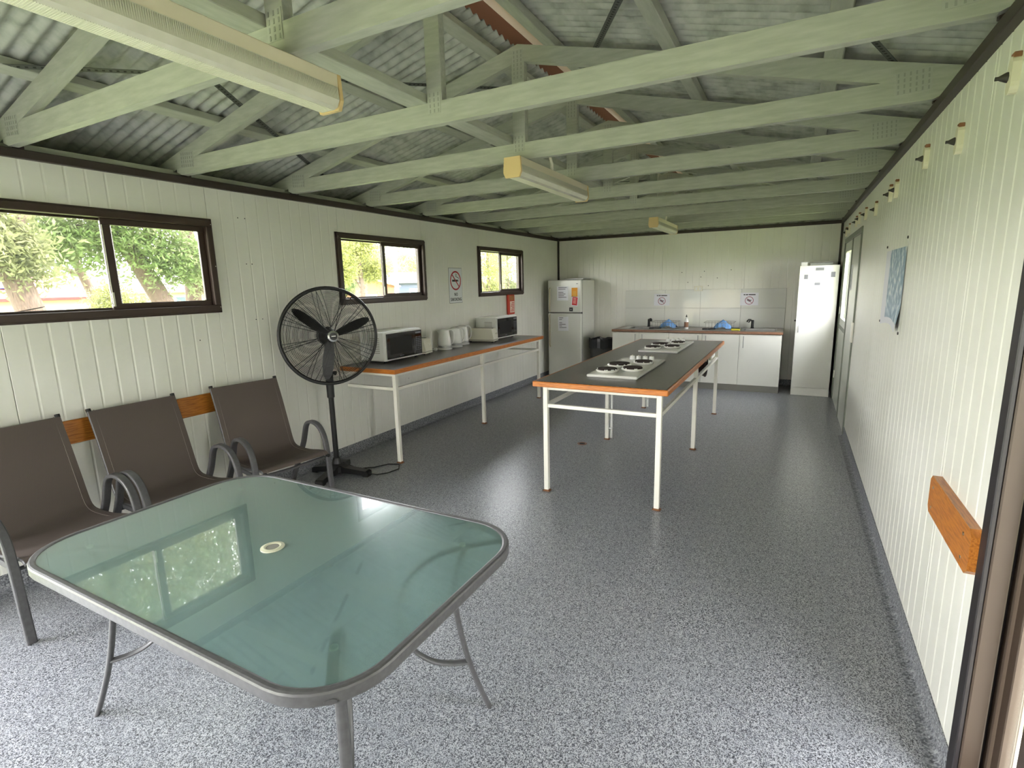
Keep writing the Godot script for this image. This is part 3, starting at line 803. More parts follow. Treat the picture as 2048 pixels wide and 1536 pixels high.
# ------------------------------------------------------------------ wall fittings
func build_wall_things() -> void:
	var l := thing("timber_rail", "long orange stained timber chair rail on the window wall behind the chairs", "wall rail", Vector3(0, 0.755, 7.53))
	part(MB.new().box(Vector3(0.0, 0, -1.0), Vector3(0.022, 0.147, 1.0), 0.006), "board", M.rail_wood, l)
	var r := thing("timber_rail", "short orange stained timber rail on the ribbed door wall beside the sliding door", "wall rail", Vector3(W, 0.73, 6.85))
	part(MB.new().prism(PackedVector2Array([Vector2(-0.275, 0.02), Vector2(-0.255, 0), Vector2(0.25, 0), Vector2(0.275, 0.02), Vector2(0.275, 0.13), Vector2(0.25, 0.15), Vector2(-0.25, 0.15), Vector2(-0.275, 0.13)]), 0, 0.03, Transform3D(Basis(Vector3(0, 0, 1), Vector3(0, 1, 0), Vector3(-1, 0, 0)), Vector3.ZERO)), "board", M.rail_wood, r)
	var sc := MB.new()
	for p in [[-0.22, 0.11], [-0.22, 0.03], [0.2, 0.11], [0.2, 0.03]]:
		sc.lathe([Vector2(0.006, 0), Vector2(0.006, 0.002), Vector2(0, 0.003)], 10, Transform3D(Basis(Vector3(0, 1, 0), Vector3(-1, 0, 0), Vector3(0, 0, 1)), Vector3(-0.03, p[1], p[0])))
	part(sc, "screw_heads", M.steel, r)

	# no smoking sign
	var s := thing("no_smoking_sign", "white metal no smoking sign on the wall between the windows", "sign", Vector3(0, 1.655, 3.365))
	part(MB.new().box(Vector3(0, -0.222, -0.15), Vector3(0.003, 0.222, 0.15), 0.001), "sign_plate", M.sign_edge, s)
	part(MB.new().box(Vector3(0.003, -0.217, -0.145), Vector3(0.004, 0.217, 0.145)), "face", M.sign_white, s)
	var tf := Transform3D(Basis(Vector3(0, 0, -1), Vector3(0, 1, 0), Vector3(1, 0, 0)), Vector3(0.004, 0.062, 0))
	no_circle(s, tf, 0.122, 0.02, M.sign_red)
	part(MB.new().box(Vector3(-0.075, -0.012, 0), Vector3(0.045, 0.012, 0.0009), 0, tf), "cigarette", M.print_black, s)
	part(MB.new().box(Vector3(0.05, -0.012, 0), Vector3(0.056, 0.012, 0.0009), 0, tf).box(Vector3(0.06, -0.012, 0), Vector3(0.066, 0.012, 0.0009), 0, tf), "ash", M.print_black, s)
	var curl := []
	for k in 18:
		var u := k / 17.0
		curl.append(tf * Vector3(0.062 - 0.07 * u + 0.02 * sin(u * 9.0), 0.022 + 0.062 * u, 0.001))
	part(MB.new().tube(curl, 0.004, 0.001, 6, Vector3.UP), "smoke", M.print_black, s)
	letters("NO", 0.054, tf * Transform3D(Basis.IDENTITY, Vector3(0, -0.206, 0)), M.print_black, s, 0.5)
	letters("SMOKING", 0.054, tf * Transform3D(Basis.IDENTITY, Vector3(0, -0.269, 0)), M.print_black, s, 0.5)

	# fire blanket pouch below the far window
	var fb := thing("fire_blanket", "red fire blanket pouch hanging under the far window", "fire blanket", Vector3(0, 1.2, 1.9))
	part(MB.new().box(Vector3(0.0, 0, -0.11), Vector3(0.03, 0.3, 0.11), 0.01), "pouch", M.fire_red, fb)
	part(MB.new().box(Vector3(0.03, 0.03, -0.09), Vector3(0.031, 0.2, 0.05)), "label_print", M.print_pale, fb)
	part(MB.new().box(Vector3(0.03, 0.215, -0.08), Vector3(0.031, 0.285, 0.07)), "label_print", M.rail_wood, fb)
	var fl := MB.new()
	for k in 6:
		fl.box(Vector3(0.031, 0.05 + k * 0.024, -0.08), Vector3(0.0315, 0.06 + k * 0.024, 0.03 - 0.02 * (k % 3)))
	part(fl, "lettering", M.paper_red, fb)

	# cream pads with dark pegs in a row along the top of the door wall
	var spots := [[6.82, 2.24], [6.234, 2.18], [5.58, 2.235], [4.69, 2.205], [4.44, 2.21], [3.69, 2.19], [2.95, 2.225], [2.35, 2.24], [2.05, 2.235], [1.2, 2.23], [0.75, 2.22]]
	var words := ["beside the timber rail end", "over the timber rail's far end", "between the last panel joint and the map poster", "over the poster, nearer of a close pair", "over the poster, farther of a close pair", "beyond the map poster", "just before the back door", "over the solid door leaf, near edge", "over the solid door leaf, far edge", "over the door glass, near edge", "over the door glass, far edge"]
	var pad: Node3D = null
	for i in spots.size():
		var at := Vector3(W, spots[i][1], spots[i][0])
		var lab: String = "small cream wall pad with dark peg " + words[i]
		if pad:
			copy(pad, at, 0, lab)
			continue
		pad = thing("wall_peg", lab, "wall peg", at, 0, "pegs along the door wall")
		var oval := PackedVector2Array()
		for k in 16:
			var a := TAU * k / 16.0
			oval.append(Vector2(0.022 * cos(a), 0.032 * sin(a) + (0.022 if sin(a) > 0 else -0.022)))
		part(MB.new().prism(oval, 0, 0.022, Transform3D(Basis(Vector3(0, 0, 1), Vector3(0, 1, 0), Vector3(-1, 0, 0)), Vector3.ZERO)), "pad", M.cream_pad, pad)
		part(MB.new().lathe([Vector2(0.016, 0), Vector2(0.015, 0.006), Vector2(0.006, 0.024), Vector2(0.006, 0.032), Vector2(0, 0.033)], 8, Transform3D(Basis(Vector3(0, 1, 0), Vector3(-1, 0, 0), Vector3(0, 0, 1)), Vector3(-0.02, 0.0, -0.012))), "peg", M.peg, pad)
		part(MB.new().box(Vector3(-0.02, 0.048, -0.014), Vector3(-0.0, 0.064, 0.014), 0.002), "cap", M.rust, pad)

	# faded map poster, its lower edge curling off the wall
	var p := thing("map_poster", "faded blue poster peeling off the door wall", "poster", Vector3(W, 1.315, 4.91))
	var sheet := MB.new()
	var edge := MB.new()
	for j in 12:
		for i in 8:
			var q := []
			for c in [[i, j], [i + 1, j], [i + 1, j + 1], [i, j + 1]]:
				var u: float = c[0] / 8.0
				var w: float = c[1] / 12.0
				var lift: float = 0.004 + 0.05 * maxf(0.0, u - 0.55) * maxf(0.0, 0.3 - w) / 0.3
				q.append(Vector3(-lift, w * 0.5 + 0.03 * sin(u * 3.0) * (1 - w), -0.38 + 0.76 * u))
			(edge if (i < 2 or j == 0) else sheet).quad(q[0], q[1], q[2], q[3], Vector3.LEFT)
	part(sheet, "print", M.poster, p)
	part(edge, "margin", M.paper, p)
	for c in [[0.53, -0.4], [0.55, 0.36], [0.02, -0.4], [0.0, 0.38]]:
		part(MB.new().box(Vector3(-0.006, c[0] - 0.008, c[1] - 0.008), Vector3(0, c[0] + 0.008, c[1] + 0.008), 0.002), "pin", M.peg, p)
	var nt := thing("door_notice", "narrow white notice on the solid back door leaf", "notice", Vector3(W - 0.004, 1.5, 2.0))
	part(MB.new().box(Vector3(-0.002, 0, -0.1), Vector3(0, 0.28, 0.1)), "sheet", M.paper, nt)
	part(MB.new().box(Vector3(-0.003, 0.03, -0.02), Vector3(-0.002, 0.25, -0.005)), "lettering", M.print_grey, nt)
	# sockets
	var so := thing("power_socket", "white double power socket on the window wall over the bench by the fan", "power socket", Vector3(0, 1.1, 5.2))
	part(MB.new().box(Vector3(0, 0, -0.06), Vector3(0.012, 0.075, 0.06), 0.003), "plate", M.cream_plastic, so)
	part(MB.new().box(Vector3(0.012, 0.015, 0.0), Vector3(0.045, 0.055, 0.04), 0.006), "plug", M.cream_plastic, so)
	var so2 := thing("power_socket", "white power socket at the top edge of the tiled splashback", "power socket", Vector3(2.47, 1.475, 0.011))
	part(MB.new().box(Vector3(-0.065, 0, 0), Vector3(0.065, 0.085, 0.012), 0.003), "plate", M.cream_plastic, so2)
	part(MB.new().box(Vector3(-0.04, 0.02, 0.012), Vector3(-0.02, 0.06, 0.016), 0.002).box(Vector3(0.02, 0.02, 0.012), Vector3(0.04, 0.06, 0.016), 0.002), "switches", M.appliance_white, so2)


func no_circle(parent: Node3D, tf: Transform3D, r: float, w: float, m: Material) -> void:
	var mb := MB.new()
	for k in 40:
		var a0 := TAU * k / 40.0
		var a1 := TAU * (k + 1) / 40.0
		var d0 := Vector3(cos(a0), sin(a0), 0)
		var d1 := Vector3(cos(a1), sin(a1), 0)
		var z := Vector3(0, 0, 0.0012)
		mb.quad(tf * (d0 * (r - w) + z), tf * (d1 * (r - w) + z), tf * (d1 * r + z), tf * (d0 * r + z), tf.basis.z)
	mb.box(Vector3(-r + w * 0.5, -w * 0.4, 0.0004), Vector3(r - w * 0.5, w * 0.4, 0.0014), 0, tf * Transform3D(Basis(Vector3.BACK, -PI / 4), Vector3.ZERO))
	part(mb, "prohibition_ring", m, parent)


func letters(text: String, size: float, tf: Transform3D, m: Material, parent: Node3D, squeeze := 1.0) -> void:
	var t := TextMesh.new()
	var f := SystemFont.new()
	f.font_names = PackedStringArray(["Droid Sans"])
	f.font_weight = 700
	t.font = f
	t.text = text
	t.font_size = 64
	t.pixel_size = size / 64.0
	t.depth = 0.0008
	t.vertical_alignment = VERTICAL_ALIGNMENT_BOTTOM
	var o := add_mesh(t, "lettering", m, parent)
	o.transform = tf * Transform3D(Basis.IDENTITY, Vector3(0, 0, 0.0006))


# ------------------------------------------------------------------ benches
# steel framed table: legs at (xs, zs), top between lo and hi
func bench_top(t: Node3D, lo: Vector2, hi: Vector2, wall_side: bool) -> void:
	var l := 0.018
	var y1 := TOP
	var y0 := TOP - 0.04
	part(MB.new().box(Vector3(lo.x + (0.0 if wall_side else l), y0, lo.y + l), Vector3(hi.x - l, y1, hi.y - l)), "laminate_top", M.laminate, t)
	part(MB.new().box(Vector3(lo.x, y0 - 0.002, hi.y - l), Vector3(hi.x, y1, hi.y), 0.005), "lipping", M.lipping_x, t)
	part(MB.new().box(Vector3(lo.x, y0 - 0.002, lo.y), Vector3(hi.x, y1, lo.y + l), 0.005), "lipping", M.lipping_x, t)
	part(MB.new().box(Vector3(hi.x - l, y0 - 0.0025, lo.y + l * 0.2), Vector3(hi.x + 0.001, y1 - 0.0005, hi.y - l * 0.2), 0.005), "lipping", M.lipping_z, t)
	if not wall_side:
		part(MB.new().box(Vector3(lo.x - 0.001, y0 - 0.0025, lo.y + l * 0.2), Vector3(lo.x + l, y1 - 0.0005, hi.y - l * 0.2), 0.005), "lipping", M.lipping_z, t)


func steel_leg(t: Node3D, x: float, z: float) -> void:
	part(MB.new().box(Vector3(x - 0.019, 0.006, z - 0.019), Vector3(x + 0.019, TOP - 0.042, z + 0.019), 0.003), "leg", M.white_steel, t)
	var f := MB.new().box(Vector3(x - 0.03, 0, z - 0.022), Vector3(x + 0.03, 0.006, z + 0.022), 0.001)
	f.box(Vector3(x - 0.0195, 0.006, z - 0.0195), Vector3(x + 0.0195, 0.016, z + 0.0195), 0.001)
	part(f, "foot_plate", M.rust, t)


func bar(t: Node3D, a: Vector3, b: Vector3, s := 0.028) -> void:
	part(MB.new().beam(a, b, s, s, Vector3.UP, 0.002), "rail", M.white_steel, t)


func build_tables() -> void:
	# island table with the cooktops
	var t := thing("island_table", "long grey laminate island table on white steel legs with orange timber edge", "table")
	var x0 := 2.186
	var x1 := 3.066
	var zs := [5.406, 3.843, 2.28]
	bench_top(t, Vector2(2.1, 2.2), Vector2(3.135, 5.475), false)
	for z in zs:
		for x in [x0, x1]:
			steel_leg(t, x, z)
		bar(t, Vector3(x0 + 0.02, TOP - 0.057, z), Vector3(x1 - 0.02, TOP - 0.057, z))
	for x in [x0, x1]:
		for k in 2:
			bar(t, Vector3(x, TOP - 0.057, zs[k] - 0.02), Vector3(x, TOP - 0.057, zs[k + 1] + 0.02))
			bar(t, Vector3(x, 0.712, zs[k] - 0.02), Vector3(x, 0.712, zs[k + 1] + 0.02))
	for z in [zs[0], zs[2]]:
		bar(t, Vector3(x0 + 0.02, 0.712, z), Vector3(x1 - 0.02, 0.712, z))
	# black wear marks along the front lipping
	var wear := MB.new()
	rng.seed = 7
	for k in 26:
		var x := rng.randf_range(2.15, 3.1)
		var w := rng.randf_range(0.004, 0.03)
		wear.box(Vector3(x, TOP - 0.004, 5.452), Vector3(x + w, TOP + 0.0003, 5.46 + rng.randf_range(0, 0.006)))
	part(wear, "edge_wear", M.print_black, t)
	# conduit run down the middle legs
	for x in [x0 + 0.045]:
		for z in [zs[1], zs[2]]:
			part(MB.new().tube([Vector3(x, 0.02, z - 0.01), Vector3(x, TOP - 0.08, z - 0.01)], 0.013, -1, 10), "conduit", M.appliance_white, t)
			for y in [0.12, 0.62]:
				part(MB.new().box(Vector3(x - 0.03, y, z - 0.03), Vector3(x + 0.018, y + 0.015, z + 0.012), 0.002), "conduit_clip", M.steel, t)
	var jb := thing("junction_box", "pale junction box fixed under the far end of the island table top", "junction box", Vector3(3.03, 0.73, 2.5))
	part(MB.new().box(Vector3(-0.02, 0, -0.18), Vector3(0.02, 0.12, 0.18), 0.006), "box", M.cream_plastic, jb)
	part(MB.new().box(Vector3(0.02, 0.02, -0.16), Vector3(0.023, 0.1, 0.16), 0.001), "lid", M.appliance_white, jb)
	var bag := thing("cable_bundle", "dark coiled power cable hanging under the island table", "cable", Vector3(3.02, 0.63, 3.05))
	for k in 5:
		var ring := []
		for i in 18:
			var a := TAU * i / 18.0
			ring.append(Vector3(0.012 * (k - 2), 0.09 + (0.085 + 0.006 * k) * sin(a), (0.1 + 0.008 * (k % 3)) * cos(a)))
		part(MB.new().tube(ring, 0.012, -1, 6, Vector3.RIGHT, true), "coil", M.iron_plate, bag)
	part(MB.new().box(Vector3(-0.035, 0.14, -0.012), Vector3(0.035, 0.2, 0.012), 0.004), "tie", M.cream_plastic, bag)

	# wall bench
	var b := thing("wall_bench", "long grey laminate bench on white steel legs along the window wall", "bench")
	var bx := 0.632
	var bz := [5.366, 3.802, 2.237]
	bench_top(b, Vector2(0.003, 2.16), Vector2(0.685, 5.43), true)
	for z in bz:
		steel_leg(b, bx, z)
	for k in 2:
		bar(b, Vector3(bx, TOP - 0.057, bz[k] - 0.02), Vector3(bx, TOP - 0.057, bz[k + 1] + 0.02))
		bar(b, Vector3(bx, 0.718, bz[k] - 0.02), Vector3(bx, 0.718, bz[k + 1] + 0.02))
	for z in [bz[0], bz[2]]:
		bar(b, Vector3(0.04, TOP - 0.057, z), Vector3(bx - 0.02, TOP - 0.057, z))
		bar(b, Vector3(0.04, 0.718, z), Vector3(bx - 0.02, 0.718, z))
		bar(b, Vector3(0.022, 0.7, z), Vector3(0.022, TOP - 0.043, z))
	bar(b, Vector3(0.022, TOP - 0.057, bz[0] - 0.03), Vector3(0.022, TOP - 0.057, bz[2] + 0.03))

	# floor waste
	var d := thing("floor_drain", "small round brass floor drain beside the island table", "drain", Vector3(2.0, 0.0, 4.1))
	part(MB.new().lathe([Vector2(0.05, 0.0), Vector2(0.05, 0.003), Vector2(0.036, 0.004), Vector2(0.034, 0.001), Vector2(0, 0.001)], 24), "ring", M.worktop, d)
	part(MB.new().lathe([Vector2(0.03, 0.0015), Vector2(0.0, 0.002)], 20), "grate", M.dark_gap, d)


func build_hobs() -> void:
	var a := thing("cooktop", "white four plate electric cooktop at the near end of the island table", "cooktop", Vector3(2.63, TOP + 0.0005, 4.64), 0, "electric cooktops")
	var hw := 0.205
	var hl := 0.51
	part(MB.new().box(Vector3(-hw, 0.0, -hl), Vector3(hw, 0.022, hl), 0.007), "tray", M.enamel_white, a)
	part(MB.new().box(Vector3(-hw + 0.03, 0.022, -hl + 0.03), Vector3(hw - 0.03, 0.0235, -hl + 0.14), 0.001), "control_panel", M.appliance_white, a)
	for p in [[-0.085, 0.34, 0.088], [-0.075, 0.03, 0.1], [0.09, 0.215, 0.088], [0.085, -0.165, 0.085]]:
		var br: float = p[2]
		var tf := Transform3D(Basis.IDENTITY, Vector3(p[0], 0.022, p[1]))
		var bu := part(MB.new().lathe([Vector2(br * 0.86, 0), Vector2(br * 0.98, 0.004), Vector2(br * 1.04, 0.016), Vector2(br * 1.0, 0.021), Vector2(br * 0.86, 0.02), Vector2(0, 0.02)], 32, tf), "burner", M.enamel_white, a)
		part(MB.new().lathe([Vector2(br * 0.9, 0.019), Vector2(br * 0.9, 0.028), Vector2(br * 0.86, 0.031), Vector2(br * 0.3, 0.0305), Vector2(br * 0.26, 0.028), Vector2(0, 0.028)], 32, tf), "hot_plate", M.iron_plate, bu)
		var chip := MB.new()
		rng.seed = int(p[1] * 1000) + 77
		for k in 7:
			var an := rng.randf_range(-0.2, PI + 0.2)
			chip.box(Vector3(-0.006, 0.018, -0.004), Vector3(0.006, 0.027, 0.004), 0.002, tf * Transform3D(Basis(Vector3.UP, an), Vector3(cos(an), 0, sin(an)) * br * 0.95))
		part(chip, "enamel_chips", M.appliance_white, bu)
	for k in 4:
		var kx := -0.085 + 0.06 * k
		var kn := part(MB.new().lathe([Vector2(0.024, 0.0), Vector2(0.022, 0.03), Vector2(0.018, 0.034), Vector2(0, 0.034)], 16, Transform3D(Basis.IDENTITY, Vector3(kx, 0.0235, -0.42))), "knob", M.appliance_white, a)
		part(MB.new().box(Vector3(kx - 0.004, 0.055, -0.438), Vector3(kx + 0.004, 0.064, -0.402), 0.002), "grip", M.cream_plastic, kn)
	copy(a, Vector3(2.625, TOP + 0.0005, 3.03), 0, "white four plate electric cooktop at the far end of the island table")


# ------------------------------------------------------------------ appliances on the wall bench
func microwave(at: Vector3, label: String) -> Node3D:
	var t := thing("microwave", label, "microwave", at, 0, "microwaves on the wall bench")
	var w := 0.292
	part(MB.new().box(Vector3(0, 0.02, -w), Vector3(0.32, 0.312, w), 0.008), "case", M.appliance_white, t)
	part(MB.new().box(Vector3(0.32, 0.026, -w + 0.004), Vector3(0.334, 0.306, w - 0.004), 0.005), "front_frame", M.appliance_white, t)
	part(MB.new().box(Vector3(0.334, 0.04, -0.15), Vector3(0.344, 0.292, w - 0.018), 0.003), "door", M.black_glass, t)
	part(MB.new().box(Vector3(0.344, 0.085, -0.11), Vector3(0.3445, 0.25, w - 0.06)), "door_window", M.dark_gap, t)
	part(MB.new().box(Vector3(0.334, 0.04, -w + 0.014), Vector3(0.342, 0.292, -0.154), 0.003), "control_panel", M.black_glass, t)
	var keys := MB.new()
	for j in 8:
		for i in 3:
			keys.box(Vector3(0.342, 0.085 + j * 0.019, -0.256 + i * 0.03), Vector3(0.3435, 0.095 + j * 0.019, -0.238 + i * 0.03))
	part(keys, "keypad", M.print_grey, t)
	part(MB.new().box(Vector3(0.342, 0.26, -0.26), Vector3(0.3435, 0.278, -0.175)), "display", M.print_grey, t)
	part(MB.new().box(Vector3(0.342, 0.046, -0.26), Vector3(0.346, 0.07, -0.17), 0.002), "open_button", M.black_plastic, t)
	part(MB.new().box(Vector3(0.3445, 0.056, 0.03), Vector3(0.345, 0.064, 0.09)), "badge", M.print_grey, t)
	var vents := MB.new()
	for k in 9:
		vents.box(Vector3(0.14, 0.1 + k * 0.018, w - 0.0005), Vector3(0.26, 0.106 + k * 0.018, w + 0.0005))
	part(vents, "side_vents", M.kick_grey, t)
	for x in [0.04, 0.28]:
		for z in [-w + 0.05, w - 0.05]:
			part(MB.new().lathe([Vector2(0.016, 0), Vector2(0.016, 0.02)], 12, Transform3D(Basis.IDENTITY, Vector3(x, 0, z))), "foot", M.rubber, t)
	return t


func kettle(at: Vector3, turn: float, label: String) -> Node3D:
	var t := thing("kettle", label, "kettle", at, turn, "white kettles on the wall bench")
	part(MB.new().lathe([Vector2(0, 0), Vector2(0.088, 0.0), Vector2(0.09, 0.012), Vector2(0.08, 0.022), Vector2(0, 0.022)], 28), "power_base", M.appliance_white, t)
	part(MB.new().lathe([Vector2(0.07, 0.022), Vector2(0.082, 0.026), Vector2(0.082, 0.044), Vector2(0.078, 0.046)], 28), "chrome_band", M.steel, t)
	part(MB.new().lathe([Vector2(0.079, 0.046), Vector2(0.082, 0.06), Vector2(0.079, 0.11), Vector2(0.072, 0.17), Vector2(0.064, 0.215), Vector2(0.058, 0.228), Vector2(0.03, 0.24), Vector2(0, 0.242)], 32), "jug", M.appliance_white, t)
	part(MB.new().tube([Vector3(-0.05, 0.225, 0), Vector3(-0.085, 0.232, 0), Vector3(-0.112, 0.21, 0), Vector3(-0.118, 0.16, 0), Vector3(-0.11, 0.1, 0), Vector3(-0.085, 0.062, 0)], 0.011, 0.016, 10, Vector3(0, 1, 0)), "handle", M.appliance_white, t)
	part(MB.new().prism(PackedVector2Array([Vector2(0.04, 0.225), Vector2(0.085, 0.222), Vector2(0.065, 0.18)]), -0.018, 0.018), "spout", M.appliance_white, t)
	part(MB.new().box(Vector3(-0.006, 0.08, 0.0745), Vector3(0.006, 0.18, 0.082), 0.003), "gauge", M.kick_grey, t)
	return t


func toaster(at: Vector3, turn: float, len: float, label: String) -> Node3D:
	var t := thing("toaster", label, "toaster", at, turn, "cream toasters on the wall bench")
	var h := len / 2
	var d := 0.075
	var prof := PackedVector2Array()
	for q in [[-h, 0.035, 0.012, -1, -1], [h, 0.035, 0.012, 1, -1], [h - 0.022, 0.185, 0.03, 1, 1], [-h + 0.022, 0.185, 0.03, -1, 1]]:
		for k in 5:
			var base := atan2(q[4], q[3]) - PI / 4
			var a: float = base + PI / 2 * k / 4.0
			prof.append(Vector2(q[0] - q[3] * q[2] + cos(a) * q[2], q[1] - q[4] * q[2] + sin(a) * q[2]))
	part(MB.new().prism(prof, -d, d), "body", M.cream_plastic, t)
	part(MB.new().box(Vector3(-h + 0.035, 0.183, -0.018), Vector3(h - 0.035, 0.1865, 0.018), 0.001), "slot", M.dark_gap, t)
	part(MB.new().box(Vector3(-h - 0.004, 0.014, -d - 0.004), Vector3(h + 0.004, 0.032, d + 0.004), 0.006), "base", M.cream_plastic, t)
	part(MB.new().box(Vector3(-h + 0.004, 0.03, -d - 0.001), Vector3(h - 0.004, 0.037, d + 0.001)), "base_band", M.kick_grey, t)
	part(MB.new().box(Vector3(h, 0.11, -0.02), Vector3(h + 0.018, 0.125, 0.02), 0.004), "lever", M.cream_plastic, t)
	for x in [-h + 0.03, h - 0.03]:
		for z in [-d + 0.02, d - 0.02]:
			part(MB.new().lathe([Vector2(0.008, 0), Vector2(0.01, 0.015)], 10, Transform3D(Basis.IDENTITY, Vector3(x, 0, z))), "foot", M.rubber, t)
	return t


func build_bench_things() -> void:
	microwave(Vector3(0.02, TOP, 4.865), "white microwave with black door at the bench end behind the fan")
	microwave(Vector3(0.02, TOP, 2.65), "white microwave with black door below the far window behind the long toaster")
	var small := toaster(Vector3(0.19, TOP, 4.43), 0.15, 0.26, "small cream toaster tucked beside the microwave behind the fan")
	toaster(Vector3(0.24, TOP, 3.12), 0.12, 0.37, "long cream toaster in front of the far microwave")
	kettle(Vector3(0.2, TOP, 3.94), 3.6, "white kettle closest to the small toaster")
	kettle(Vector3(0.19, TOP, 3.7), 3.75, "white kettle in the middle of the three kettles")
	var last := kettle(Vector3(0.11, TOP, 3.42), 3.9, "white kettle at the back closest to the long toaster")
	cord(small, [Vector3(0.1, 0.03, 4.36), Vector3(0.13, 0.006, 4.28), Vector3(0.17, 0.012, 4.2), Vector3(0.2, 0.022, 4.14)])
	var inv := small.transform.affine_inverse()
	part(MB.new().lathe([Vector2(0, 0), Vector2(0.018, 0), Vector2(0.02, 0.02), Vector2(0.012, 0.04), Vector2(0, 0.041)], 14, inv * Transform3D(Basis(Vector3.RIGHT, -PI / 2), Vector3(0.2, TOP + 0.021, 4.14))), "plug", M.appliance_white, small)
	cord(last, [Vector3(0.06, 0.012, 3.36), Vector3(0.05, 0.006, 3.32), Vector3(0.06, 0.006, 3.28), Vector3(0.05, 0.08, 3.25), Vector3(0.03, 0.14, 3.24), Vector3(0.01, 0.16, 3.24)])


func cord(owner_: Node3D, pts: Array) -> void:
	var inv := owner_.transform.affine_inverse()
	part(MB.new().tube(pts.map(func(p): return inv * (p + Vector3.UP * TOP)), 0.004, -1, 6), "cord", M.appliance_white, owner_)


# ------------------------------------------------------------------ kitchen along the back wall
func kx(c: float) -> float:
	return 1.26 + (c - 50.0) / 1812.0 * 2.488


